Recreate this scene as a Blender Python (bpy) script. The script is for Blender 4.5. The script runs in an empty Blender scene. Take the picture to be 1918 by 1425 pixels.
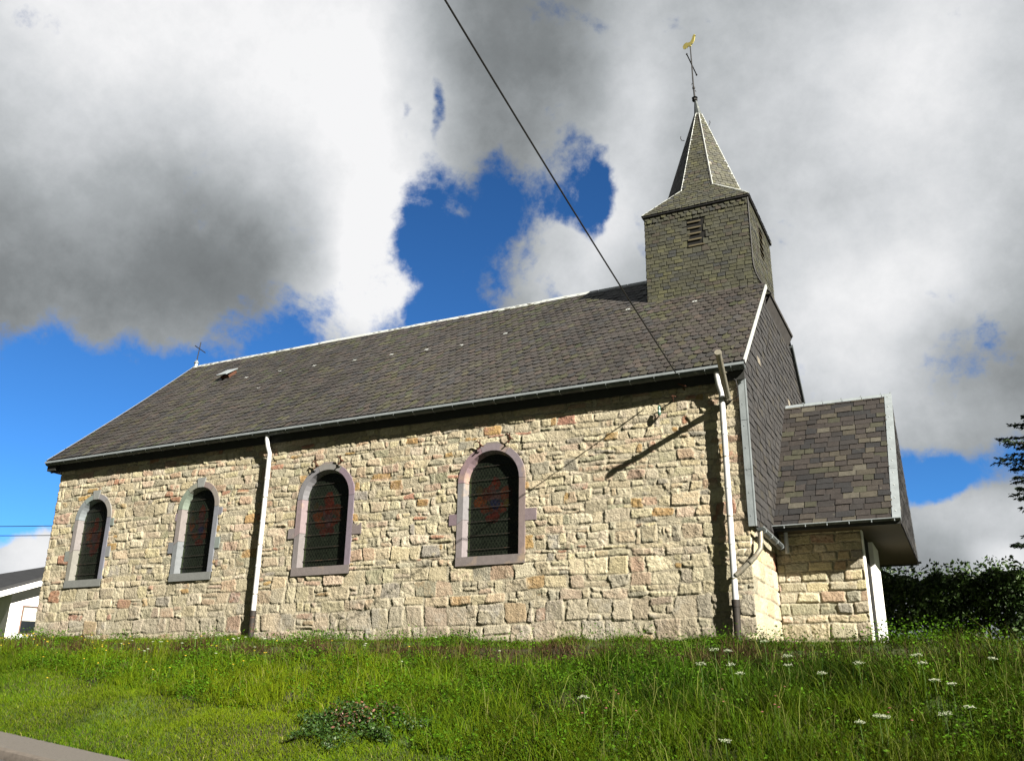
import bpy, math, random
import numpy as np
from mathutils import Vector, Matrix
rad=math.radians
C=bpy.context.scene.collection
rng=np.random.default_rng(7); random.seed(7)

# ------------------------------------------------------------------ camera
CAM=np.array([3.005,-15.0,0.0]); YAW,PIT,ROL,FPX=0.455,0.342,0.013,1718.8
cf=np.array([-0.41364636,0.8462698,0.33574412]); cr=np.array([0.90022997,0.43524852,0.01203053]); cu=np.array([0.13595105,-0.3072233,0.9418764])
cam=bpy.data.cameras.new('camera'); cam.sensor_width=36; cam.lens=FPX/1918*36; cam.clip_end=3000; cam.clip_start=.05
cam.shift_y=0
co=bpy.data.objects.new('camera',cam); C.objects.link(co)
m=Matrix(((cr[0],cu[0],-cf[0],CAM[0]),(cr[1],cu[1],-cf[1],CAM[1]),(cr[2],cu[2],-cf[2],CAM[2]),(0,0,0,1)))
co.matrix_world=m; bpy.context.scene.camera=co

# ------------------------------------------------------------------ light and exposure
SAZ,SEL=rad(64),rad(31)      # azimuth from -Y towards +X, elevation
sd=Vector((math.sin(SAZ)*math.cos(SEL),-math.cos(SAZ)*math.cos(SEL),math.sin(SEL)))
sun=bpy.data.lights.new('sun','SUN'); sun.energy=5.0; sun.angle=rad(.55); sun.color=(1.0,.93,.80)
so=bpy.data.objects.new('sun',sun); C.objects.link(so); so.location=(20,-30,30); so.rotation_euler=sd.to_track_quat('Z','Y').to_euler()
vs=bpy.context.scene.view_settings
vs.view_transform='Standard'; vs.look='None'; vs.gamma=1; vs.use_curve_mapping=False; vs.exposure=1.9
EXPO=vs.exposure

# ------------------------------------------------------------------ sky with clouds
w=bpy.data.worlds.new('World'); bpy.context.scene.world=w; w.use_nodes=True
nt=w.node_tree; N=nt.nodes; L=nt.links; N.clear()
def nn(t,**k):
    n=N.new(t)
    for a,b in k.items(): setattr(n,a,b)
    return n
def mth(op,a,b=None,c=None,clamp=False):
    n=nn('ShaderNodeMath',operation=op); n.use_clamp=clamp
    for i,x in enumerate((a,b,c)):
        if x is None: continue
        if isinstance(x,(int,float)): n.inputs[i].default_value=x
        else: L.new(x,n.inputs[i])
    return n.outputs[0]
tc=nn('ShaderNodeTexCoord')
def noise(scale,detail,rough=.55,vec=None,dist=0.0,off=(0,0,0)):
    mp=nn('ShaderNodeMapping'); mp.inputs['Location'].default_value=off
    L.new(vec or tc.outputs['Generated'],mp.inputs['Vector'])
    n=nn('ShaderNodeTexNoise'); n.inputs['Scale'].default_value=scale; n.inputs['Detail'].default_value=detail
    n.inputs['Roughness'].default_value=rough; n.inputs['Distortion'].default_value=dist
    L.new(mp.outputs[0],n.inputs['Vector']); return n
wn=noise(2.6,6,.6)
wsub=nn('ShaderNodeVectorMath',operation='SUBTRACT'); L.new(wn.outputs['Color'],wsub.inputs[0]); wsub.inputs[1].default_value=(.5,.5,.5)
wsc=nn('ShaderNodeVectorMath',operation='SCALE'); L.new(wsub.outputs[0],wsc.inputs[0]); wsc.inputs['Scale'].default_value=.13
wadd=nn('ShaderNodeVectorMath',operation='ADD'); L.new(tc.outputs['Generated'],wadd.inputs[0]); L.new(wsc.outputs[0],wadd.inputs[1])
wsc2=nn('ShaderNodeVectorMath',operation='SCALE'); L.new(wsub.outputs[0],wsc2.inputs[0]); wsc2.inputs['Scale'].default_value=.08
wadd2=nn('ShaderNodeVectorMath',operation='ADD'); L.new(tc.outputs['Generated'],wadd2.inputs[0]); L.new(wsc2.outputs[0],wadd2.inputs[1])
def skydir(az,el): # az from +Y towards +X
    return Vector((math.sin(az)*math.cos(el),math.cos(az)*math.cos(el),math.sin(el)))
def blob(az,el,sa,sb,rot,amp,vec):
    """soft elliptical patch of the sky at azimuth/elevation (degrees), angular radii sa, sb (degrees)"""
    d=skydir(rad(az),rad(el)); right=Vector((math.cos(rad(az)),-math.sin(rad(az)),0)); up=right.cross(d)
    a=right*math.cos(rad(rot))+up*math.sin(rad(rot)); b=-right*math.sin(rad(rot))+up*math.cos(rad(rot))
    M=Matrix((a,b,d)).transposed()
    mp=nn('ShaderNodeMapping',vector_type='TEXTURE'); mp.inputs['Location'].default_value=d; mp.inputs['Rotation'].default_value=M.to_euler()
    mp.inputs['Scale'].default_value=(rad(sa),rad(sb),.8); L.new(vec,mp.inputs['Vector'])
    ln=nn('ShaderNodeVectorMath',operation='LENGTH'); L.new(mp.outputs[0],ln.inputs[0])
    mr=nn('ShaderNodeMapRange',interpolation_type='SMOOTHSTEP'); mr.inputs['From Min'].default_value=1.6; mr.inputs['From Max'].default_value=.15
    mr.inputs['To Min'].default_value=0; mr.inputs['To Max'].default_value=amp; L.new(ln.outputs['Value'],mr.inputs['Value'])
    return mr.outputs[0]
#CLOUD_BEGIN
HOLES=[(-53.92, 15.42, 12.79, 4.16, 2.8, 1.35), (-55.62, 11.35, 10.14, 7.24, 11.5, 1.2), (-44.69, 20.44, 5.4, 1.91, 19.2, 0.8), (-38.97, 20.07, 4.24, 1.63, 5.1, 0.85), (-29.81, 26.57, 3.3, 3.96, 12.0, 1.35), (-32.24, 30.67, 1.89, 1.63, 2.8, 0.9), (-28.61, 23.64, 3.16, 1.99, 1.6, 1.2), (-26.17, 30.24, 3.11, 1.38, 20.8, 1.2), (-21.2, 32.91, 2.33, 0.91, -10.9, 1.15), (-19.72, 31.12, 0.91, 1.17, -1.4, 1.0), (-31.84, 23.19, 2.98, 1.32, 2.7, 0.7), (-34.43, 35.69, 0.44, 0.57, 3.6, 1.0), (-32.31, 36.21, 0.51, 0.51, 2.8, 1.0), (-22.79, 25.84, 0.93, 0.79, -0.4, 0.8), (0.5, 13.36, 4.79, 1.5, -0.8, 1.3), (-2.11, 13.02, 1.83, 1.52, -7.7, 0.8), (2.16, 20.56, 3.58, 2.09, -9.5, 0.1), (-53.62, 7.51, 2.47, 1.39, 10.7, -1.5), (1.87, 9.73, 4.39, 2.05, -9.4, -0.5)]
SHADES=[(-53.59, 35.92, 12.52, 6.4, 5.7, 0.52), (-56.75, 31.3, 7.22, 3.18, 12.0, 0.12), (-39.64, 36.82, 6.23, 5.92, 5.4, 0.26), (-51.01, 26.05, 11.28, 3.51, -2.4, -0.29), (-45.88, 29.15, 6.87, 3.12, -12.4, -0.1), (-44.94, 24.88, 6.97, 2.53, -2.7, -0.06), (-55.49, 23.89, 5.91, 2.66, 11.5, -0.02), (-35.41, 32.67, 3.85, 4.18, 3.9, 0.24), (-33.83, 26.37, 3.12, 3.28, -16.6, 0.32), (-36.18, 28.46, 2.28, 1.63, 4.2, 0.2), (-38.31, 24.05, 2.93, 1.63, 4.9, 0.2), (-24.3, 39.24, 10.36, 4.08, -7.9, 0.02), (-14.8, 37.61, 7.49, 4.06, -3.1, 0.02), (-7.85, 38.26, 7.89, 3.04, -5.6, 0.06), (-17.74, 33.24, 2.57, 3.53, -2.1, 0.26), (-21.65, 28.6, 2.96, 3.28, -0.7, 0.28), (-3.2, 28.19, 9.85, 7.08, 12.7, 0.25), (5.73, 33.67, 6.25, 4.26, -11.0, 0.2), (-4.07, 21.46, 6.86, 4.06, -7.0, 0.26), (2.25, 19.34, 4.47, 2.09, -9.5, -0.22), (-53.41, 7.81, 3.79, 2.33, 10.6, 0.5), (1.72, 10.47, 6.46, 1.76, -9.3, 0.22), (2.37, 7.83, 2.02, 1.16, -9.6, 0.4), (1.63, 37.28, 4.62, 1.73, -9.3, 0.12), (1.91, 31.72, 3.54, 2.36, -9.4, -0.05)]
BASE=0.47
#CLOUD_END
def total(tab,vec):
    s=None
    for t in tab:
        o=blob(*t,vec); s=o if s is None else mth('ADD',s,o)
    return s
fine=noise(5.5,9,.62,dist=.35,off=(3.1,1.7,.4)); fine2=noise(2.2,7,.55,off=(.4,5.1,2.2)); fine3=noise(13,10,.68,off=(1.4,2.1,7.2))
SHADES+=[(180,25,95,60,0,-.55),(110,30,60,50,0,-.25),(-120,30,60,50,0,-.3)]  # unseen dark clouds behind and beside the camera, added to weaken sky fill
hole=total(HOLES,wadd.outputs[0])
hn=mth('ADD',mth('ADD',hole,mth('MULTIPLY',mth('SUBTRACT',fine3.outputs['Fac'],.5),2.4)),mth('MULTIPLY',mth('SUBTRACT',fine.outputs['Fac'],.5),3.6))
mk=nn('ShaderNodeMapRange',interpolation_type='SMOOTHSTEP'); L.new(hn,mk.inputs['Value'])
mk.inputs['From Min'].default_value=.38; mk.inputs['From Max'].default_value=1.20; mk.inputs['To Min'].default_value=1; mk.inputs['To Max'].default_value=0.0
shade=total(SHADES,wadd2.outputs[0])
sh=mth('ADD',mth('ADD',shade,BASE),mth('MULTIPLY',mth('SUBTRACT',fine2.outputs['Fac'],.5),.5))
sh=mth('ADD',sh,mth('MULTIPLY',mth('SUBTRACT',fine3.outputs['Fac'],.5),.32))
cr_=nn('ShaderNodeValToRGB'); L.new(sh,cr_.inputs[0]); e=cr_.color_ramp.elements
e[0].position=0; e[0].color=(.035,.040,.045,1); e[1].position=1; e[1].color=(.92,.92,.93,1)
for p,c in ((.2,(.125,.134,.138,1)),(.4,(.225,.242,.250,1)),(.6,(.41,.435,.45,1)),(.8,(.66,.68,.70,1))):
    q=e.new(p); q.color=c
sky=nn('ShaderNodeTexSky',sky_type='NISHITA'); sky.sun_disc=False; sky.sun_elevation=SEL; sky.sun_rotation=math.pi-SAZ; sky.air_density=.75; sky.dust_density=.0; sky.ozone_density=2.5; sky.altitude=900
gm=nn('ShaderNodeGamma'); gm.inputs[1].default_value=1.2; L.new(sky.outputs[0],gm.inputs[0])
sm=nn('ShaderNodeMix',data_type='RGBA',blend_type='MULTIPLY'); sm.inputs[0].default_value=1; L.new(gm.outputs[0],sm.inputs[6]); q_=2**(.35-EXPO)*.1/.07; sm.inputs[7].default_value=(.36*q_,.72*q_,.93*q_,1)
WS=.07; K=1/WS/(2**EXPO)
cm=nn('ShaderNodeMix',data_type='RGBA',blend_type='MULTIPLY'); cm.inputs[0].default_value=1; L.new(cr_.outputs[0],cm.inputs[6]); cm.inputs[7].default_value=(K,K,K,1)
cm.clamp_result=False
mx=nn('ShaderNodeMix',data_type='RGBA'); L.new(mk.outputs[0],mx.inputs[0]); L.new(sm.outputs[2],mx.inputs[6]); L.new(cm.outputs[2],mx.inputs[7])
bg=nn('ShaderNodeBackground'); bg.inputs[1].default_value=WS; L.new(mx.outputs[2],bg.inputs[0])
ow=nn('ShaderNodeOutputWorld'); L.new(bg.outputs[0],ow.inputs[0])

# ------------------------------------------------------------------ materials
GA=.54   # overall reflectance trim for masonry, slate and metal
def mat(name,col=(.5,.5,.5),rough=.85,metal=0.0,attr=False,nscale=6.0,namt=.25,bump=0.0,bscale=40.0,spec=.3,trans=0.0,n2=None,aniso=(1,1,1)):
    m=bpy.data.materials.new(name); m.use_nodes=True; t=m.node_tree; b=t.nodes['Principled BSDF']
    b.inputs['Roughness'].default_value=rough; b.inputs['Metallic'].default_value=metal; b.inputs['Specular IOR Level'].default_value=spec
    g_=GA if not any(s in name for s in ('white','grass','leaf','needle','petal','stem','gild')) else (.74 if 'white' not in name else .9)
    tcn=t.nodes.new('ShaderNodeTexCoord'); mp=t.nodes.new('ShaderNodeMapping'); mp.inputs['Scale'].default_value=aniso
    t.links.new(tcn.outputs['Object'],mp.inputs[0])
    nz=t.nodes.new('ShaderNodeTexNoise'); nz.inputs['Scale'].default_value=nscale; nz.inputs['Detail'].default_value=8; nz.inputs['Roughness'].default_value=.65
    t.links.new(mp.outputs[0],nz.inputs['Vector'])
    mr=t.nodes.new('ShaderNodeMapRange'); mr.inputs['From Min'].default_value=.3; mr.inputs['From Max'].default_value=.7
    mr.inputs['To Min'].default_value=(1-namt)*g_; mr.inputs['To Max'].default_value=(1+namt)*g_; t.links.new(nz.outputs['Fac'],mr.inputs['Value'])
    vm=t.nodes.new('ShaderNodeVectorMath'); vm.operation='MULTIPLY'; t.links.new(mr.outputs[0],vm.inputs[1])
    if attr:
        at=t.nodes.new('ShaderNodeAttribute'); at.attribute_name='Col'; t.links.new(at.outputs['Color'],vm.inputs[0])
    else: vm.inputs[0].default_value=col
    out=vm.outputs[0]
    if n2:   # second colour in broad patches (lichen, rust, wear)
        nz2=t.nodes.new('ShaderNodeTexNoise'); nz2.inputs['Scale'].default_value=n2[1]; nz2.inputs['Detail'].default_value=6; t.links.new(tcn.outputs['Object'],nz2.inputs['Vector'])
        m2=t.nodes.new('ShaderNodeMapRange'); m2.inputs['From Min'].default_value=n2[2]; m2.inputs['From Max'].default_value=n2[2]+.12; m2.inputs['To Max'].default_value=n2[3]; t.links.new(nz2.outputs['Fac'],m2.inputs['Value'])
        mi=t.nodes.new('ShaderNodeMix'); mi.data_type='RGBA'; t.links.new(m2.outputs[0],mi.inputs[0]); t.links.new(out,mi.inputs[6]); mi.inputs[7].default_value=(*n2[0],1); out=mi.outputs[2]
    t.links.new(out,b.inputs['Base Color'])
    if bump:
        nb=t.nodes.new('ShaderNodeTexNoise'); nb.inputs['Scale'].default_value=bscale; nb.inputs['Detail'].default_value=6; t.links.new(mp.outputs[0],nb.inputs['Vector'])
        bp=t.nodes.new('ShaderNodeBump'); bp.inputs['Strength'].default_value=bump; bp.inputs['Distance'].default_value=.02
        t.links.new(nb.outputs['Fac'],bp.inputs['Height']); t.links.new(bp.outputs[0],b.inputs['Normal'])
    if trans:
        tr=t.nodes.new('ShaderNodeBsdfTranslucent'); t.links.new(out,tr.inputs['Color']); ms=t.nodes.new('ShaderNodeMixShader'); ms.inputs[0].default_value=trans
        o=t.nodes['Material Output']; t.links.new(b.outputs[0],ms.inputs[1]); t.links.new(tr.outputs[0],ms.inputs[2]); t.links.new(ms.outputs[0],o.inputs[0])
    return m
M=dict(
 stone=mat('rubble_stone',attr=True,nscale=22,namt=.20,bump=.75,bscale=38,rough=.95,spec=.1),
 dress_purple=mat('purple_sandstone',attr=True,nscale=14,namt=.12,bump=.15,bscale=60,rough=.9,spec=.15,n2=((.33,.24,.15),2.2,.60,.5)),
 dress_blue=mat('blue_limestone',attr=True,nscale=12,namt=.12,bump=.12,bscale=60,rough=.85,spec=.2),
 slate=mat('slate',attr=True,nscale=14,namt=.25,bump=.25,bscale=45,rough=.6,spec=.35,n2=((.13,.125,.095),11,.66,.35)),
 slate_under=mat('slate_underlay',(.03,.03,.032),.9),
 zinc=mat('zinc',(.46,.52,.56),.42,.35,nscale=5,namt=.18,bump=.05,bscale=20,spec=.5),
 zinc_dark=mat('weathered_zinc',(.10,.115,.12),.5,.35,nscale=7,namt=.3,n2=((.20,.21,.20),9,.58,.5)),
 lead=mat('lead_flashing',(.62,.66,.66),.5,.15,nscale=9,namt=.15),
 pipe=mat('painted_downpipe',(.80,.82,.86),.45,.1,nscale=3,namt=.14,n2=((.40,.33,.28),9,.58,.5),aniso=(4,4,.7)),
 iron=mat('cast_iron',(.035,.03,.027),.7,.1,nscale=12,namt=.3,n2=((.10,.05,.03),10,.56,.6)),
 rust=mat('rusty_iron',(.11,.045,.025),.85,.1,nscale=25,namt=.4),
 black=mat('black_iron',(.025,.025,.028),.6,.2),
 cable=mat('cable_rubber',(.012,.012,.013),.6),
 soffit=mat('brown_soffit_board',(.085,.068,.045),.8,nscale=2.5,namt=.2,aniso=(1,8,1)),
 fascia=mat('dark_fascia',(.03,.032,.03),.7),
 skirt=mat('grey_skirt_board',(.062,.058,.058),.9),
 dark=mat('dark_interior',(.008,.008,.008),.9),
 wood=mat('louvre_wood',(.10,.085,.05),.85,nscale=8,namt=.35,aniso=(.5,6,6)),
 gold=mat('gilded_copper',(.85,.74,.25),.35,.45,nscale=20,namt=.15,spec=.6),
 white=mat('white_paint',(.80,.80,.78),.55,nscale=3,namt=.05),
 render=mat('white_render',(.82,.82,.82),.85,nscale=2,namt=.05,bump=.08,bscale=90),
 tile=mat('dark_roof_tile',(.025,.027,.032),.7,nscale=6,namt=.25),
 brick=mat('chimney_clay',(.24,.15,.12),.9,nscale=10,namt=.25),
 galv=mat('galvanised_steel',(.36,.34,.28),.5,.4,nscale=14,namt=.3,aniso=(3,3,.6),n2=((.2,.13,.08),9,.6,.4)),
 insul=mat('green_glazed_insulator',(.07,.16,.12),.2,spec=.7),
 glass=mat('stained_glass',attr=True,nscale=30,namt=.3,rough=.32,spec=.35,bump=.5,bscale=25),
 pane=mat('window_pane',(.02,.025,.03),.08,spec=.6),
 curtain=mat('net_curtain',(.55,.55,.5),.9),
 grass=mat('grass_blades',attr=True,nscale=3,namt=.15,rough=.7,spec=.06,trans=.25),
 soil=mat('bank_soil',(.045,.042,.018),.95,nscale=3,namt=.4,bump=.5,bscale=12,n2=((.035,.06,.012),.9,.45,.8)),
 asphalt=mat('asphalt',(.075,.075,.078),.9,nscale=40,namt=.3,bump=.3,bscale=120),
 paving=mat('pavement_surface',(.15,.138,.128),.92,nscale=35,namt=.2,bump=.25,bscale=110,n2=((.12,.11,.10),1.3,.52,.5)),
 kerb=mat('kerb_concrete',(.15,.13,.115),.9,nscale=14,namt=.25,bump=.2),
 leaf=mat('hedge_leaf',attr=True,nscale=3,namt=.1,rough=.5,spec=.35,trans=.2),
 needle=mat('conifer_needle',attr=True,nscale=3,namt=.1,rough=.65,spec=.2,trans=.1),
 bark=mat('bark',(.07,.05,.035),.95,nscale=12,namt=.35,bump=.5),
 petal=mat('white_petal',(.46,.50,.38),.8,trans=.3), yellow=mat('yellow_petal',(.75,.55,.04),.7,trans=.3),
 pink=mat('pink_flower',(.42,.16,.14),.8,trans=.3), stem=mat('green_stem',(.10,.18,.04),.7,trans=.2),
)
# ------------------------------------------------------------------ mesh helpers
ORG={}
def tag(o,label=None,cat=None,group=None,kind=None):
    if label: o['label']=label
    if cat: o['category']=cat
    if group: o['group']=group
    if kind: o['kind']=kind
    return o
def empty(name,loc,label,cat,group=None):
    o=bpy.data.objects.new(name,None); C.objects.link(o); o.location=loc; o.empty_display_size=.3; ORG[o.name]=np.array(loc,float)
    return tag(o,label,cat,group)
def link(name,me,mt,parent=None,origin=None):
    o=bpy.data.objects.new(name,me); C.objects.link(o); me.materials.append(mt)
    if parent is not None: o.parent=parent; ORG[o.name]=ORG[parent.name]
    else:
        org=np.array(origin if origin is not None else (0,0,0),float); ORG[o.name]=org; o.location=org
    return o
def bigmesh(name,V,F,mt,parent=None,cols=None,smooth=False,origin=None):
    """V (n,3); F list of (m,k) index arrays"""
    V=np.asarray(V,float)
    org=ORG[parent.name] if parent is not None else np.array(origin if origin is not None else (0,0,0),float)
    V=V-org
    if not isinstance(F,list): F=[F]
    F=[np.asarray(f,np.int64) for f in F if len(f)]
    me=bpy.data.meshes.new(name); me.vertices.add(len(V)); me.vertices.foreach_set('co',V.astype(np.float32).ravel())
    li=np.concatenate([f.ravel() for f in F]); tot=np.concatenate([np.full(len(f),f.shape[1]) for f in F]); st=np.concatenate([[0],np.cumsum(tot)[:-1]])
    me.loops.add(len(li)); me.loops.foreach_set('vertex_index',li.astype(np.int32))
    me.polygons.add(len(tot)); me.polygons.foreach_set('loop_start',st.astype(np.int32))
    try: me.polygons.foreach_set('loop_total',tot.astype(np.int32))
    except Exception: pass
    me.update(calc_edges=True)
    if cols is not None:
        a=me.color_attributes.new('Col','FLOAT_COLOR','POINT'); cc=np.ones((len(V),4),np.float32); cc[:,:3]=cols; a.data.foreach_set('color',cc.ravel())
    if smooth: me.polygons.foreach_set('use_smooth',np.ones(len(tot),bool))
    return link(name,me,mt,parent,org if parent is None else None)
class MB:
    def __init__(s): s.v=[]; s.f=[]; s.c=[]; s.sm=False
    def add(s,vs,fs,col=None):
        b=len(s.v); s.v+= [tuple(map(float,p)) for p in vs]; s.f+=[tuple(b+i for i in f) for f in fs]; s.c+=[tuple(col) if col is not None else (.5,.5,.5)]*len(vs); return s
    def box(s,a,b,col=None):
        x0,y0,z0=[min(p,q) for p,q in zip(a,b)]; x1,y1,z1=[max(p,q) for p,q in zip(a,b)]
        return s.add([(x0,y0,z0),(x1,y0,z0),(x1,y1,z0),(x0,y1,z0),(x0,y0,z1),(x1,y0,z1),(x1,y1,z1),(x0,y1,z1)],
          [(3,2,1,0),(4,5,6,7),(0,1,5,4),(1,2,6,5),(2,3,7,6),(3,0,4,7)],col)
    def prism(s,poly,ax,col=None):
        """poly: list of 3d points (planar); ax: extrusion vector"""
        n=len(poly); P=[np.array(p,float) for p in poly]; Q=[p+np.array(ax,float) for p in P]
        return s.add(P+Q,[tuple(range(n))[::-1],tuple(range(n,2*n))]+[(i,(i+1)%n,n+(i+1)%n,n+i) for i in range(n)],col)
    def tube(s,pts,r,n=8,col=None,cap=True):
        P=[Vector(p) for p in pts]; rr=r if isinstance(r,(list,tuple)) else [r]*len(P); vs=[];fs=[]
        ref=None
        for i,p in enumerate(P):
            t=(P[min(i+1,len(P)-1)]-P[max(i-1,0)]).normalized()
            if ref is None: ref=t.orthogonal().normalized()
            ref=(ref-t*ref.dot(t)).normalized(); b=t.cross(ref)
            for k in range(n):
                a=2*math.pi*k/n; vs.append(p+(ref*math.cos(a)+b*math.sin(a))*rr[i])
        for i in range(len(P)-1):
            for k in range(n): fs.append((i*n+k,i*n+(k+1)%n,(i+1)*n+(k+1)%n,(i+1)*n+k))
        if cap: fs+= [tuple(range(n))[::-1],tuple((len(P)-1)*n+k for k in range(n))]
        return s.add(vs,fs,col)
    def lathe(s,c,prof,n=14,col=None,ax=None):
        vs=[];fs=[]
        for r,z in prof:
            for k in range(n):
                a=2*math.pi*k/n; vs.append((c[0]+r*math.cos(a),c[1]+r*math.sin(a),c[2]+z))
        for i in range(len(prof)-1):
            for k in range(n): fs.append((i*n+k,i*n+(k+1)%n,(i+1)*n+(k+1)%n,(i+1)*n+k))
        fs+= [tuple(range(n))[::-1],tuple((len(prof)-1)*n+k for k in range(n))]
        return s.add(vs,fs,col)
    def build(s,name,mt,parent=None,smooth=False,origin=None):
        org=ORG[parent.name] if parent is not None else np.array(origin if origin is not None else (0,0,0),float)
        me=bpy.data.meshes.new(name); me.from_pydata([tuple(np.array(p)-org) for p in s.v],[],s.f); me.update()
        a=me.color_attributes.new('Col','FLOAT_COLOR','POINT'); cc=np.ones((len(s.v),4),np.float32); cc[:,:3]=np.array(s.c); a.data.foreach_set('color',cc.ravel())
        if smooth:
            me.polygons.foreach_set('use_smooth',np.ones(len(me.polygons),bool))
            try: me.set_sharp_from_angle(angle=rad(40))
            except Exception: pass
        return link(name,me,mt,parent,org if parent is None else None)
def scatter_parts(name,o0,offs):
    """o0: first piece; copies of it as siblings, moved by offs"""
    for d in offs:
        c=o0.copy(); C.objects.link(c); c.parent=o0.parent; c.location=Vector(o0.location)+Vector(d); c.name=name
def vnoise(ny,nx,cell,seed):
    """smooth value noise on an ny x nx grid, cell = feature size in samples, range -1..1"""
    r=np.random.default_rng(seed); gy,gx=int(ny/cell)+3,int(nx/cell)+3; g=r.uniform(-1,1,(gy,gx))
    y=np.arange(ny)/cell; x=np.arange(nx)/cell; yi=y.astype(int); xi=x.astype(int); fy=y-yi; fx=x-xi
    fy=fy*fy*(3-2*fy); fx=fx*fx*(3-2*fx); fy=fy[:,None]; fx=fx[None,:]
    a=g[yi][:,xi]; b=g[yi][:,xi+1]; c=g[yi+1][:,xi]; d=g[yi+1][:,xi+1]
    return (a*(1-fx)+b*fx)*(1-fy)+(c*(1-fx)+d*fx)*fy

# ------------------------------------------------------------------ terrain
def H(x,y):
    x=np.asarray(x,float); y=np.asarray(y,float)
    pl=0.90-.0197*np.clip(x,-40,20)
    xc=np.clip(x,-30,14)
    zr=-1.6+.09*((xc-3.0)*-.9925+(np.clip(y,-18,0)+15)*.1219)
    ye=-6.2-.1228*(x+8.8); yk=ye-1.0
    t=np.clip((y-ye)/(-1.5-ye),0,1); p=np.where(t<1,t+.09*np.sin(np.pi*t),1)
    zb=zr+.09+(pl-zr-.09)*p
    return np.where(y<yk,zr,np.where(y<ye,zr+.09,zb))
def ye_(x): return -6.2-.1228*(np.asarray(x)+8.8)
def lumps(x,y): return .06*np.sin(x*2.1+1.3*np.sin(y*1.7))*np.cos(y*2.7+x*.6)+.02*np.sin(5.3*x+2*y)*np.sin(4.1*y-x)
def sheet(name,xs,rows,mt,lump=False):
    """rows: list of functions x -> (y,z)"""
    V=[];nx=len(xs)
    for fn in rows:
        y,z=fn(xs); V.append(np.stack([xs,y,z],1))
    V=np.concatenate(V); F=[]
    for r in range(len(rows)-1):
        i=np.arange(nx-1)+r*nx; F.append(np.stack([i,i+1,i+1+nx,i+nx],1))
    o=bigmesh(name,V,np.concatenate(F),mt,smooth=True); o['kind']='structure'; return o
xs=np.concatenate([np.linspace(-300,-31,12),np.linspace(-30,16,231),np.linspace(18,300,12)])
def row_t(t,lump=True):
    def f(x):
        ye=ye_(x); ye=np.minimum(ye,-2.2) ; y=ye+(-1.5-ye)*t; z=H(x,y+1e-4)
        if lump: z=z+lumps(x,y)*np.clip(t*6,0,1)
        return y,z
    return f
rows=[row_t(t) for t in np.linspace(0,1,40)]+[(lambda x,yy=yy:(np.full_like(x,yy),H(x,np.full_like(x,-1.0))-(0 if yy<40 else .0))) for yy in (-1.3,-1,0,3,8,20,60,150,400)]
sheet('grass_bank',xs,rows,M['soil'])
xr=np.concatenate([np.linspace(-300,-31,8),np.linspace(-30,16,60),np.linspace(18,300,8)])
yk_=lambda x: np.minimum(ye_(x),-2.2)-1.0
sheet('pavement',xr,[lambda x:(yk_(x)+.12,H(x,yk_(x)+.5)),lambda x:(yk_(x)+.5,H(x,yk_(x)+.5)),lambda x:(yk_(x)+1.02,H(x,yk_(x)+.5))],M['paving'])
sheet('kerb',xr,[lambda x:(yk_(x),H(x,yk_(x)-.2)-.02),lambda x:(yk_(x),H(x,yk_(x)+.5)-.010),lambda x:(yk_(x)+.012,H(x,yk_(x)+.5)+.003),lambda x:(yk_(x)+.122,H(x,yk_(x)+.5)+.003)],M['kerb'])
sheet('road',xr,[lambda x:(yk_(x)-6.2,H(x,yk_(x)-6.2)),lambda x:(yk_(x)-3,H(x,yk_(x)-3)+.03),lambda x:(yk_(x)+.001,H(x,yk_(x)-.2)-.001)],M['asphalt'])
sheet('verge_ground',xr,[lambda x:(np.full_like(x,-400),H(x,yk_(x)-8)-.3),lambda x:(yk_(x)-30,H(x,yk_(x)-9)-.1),lambda x:(yk_(x)-6.15,H(x,yk_(x)-6.2)-.004)],M['soil'])

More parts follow.
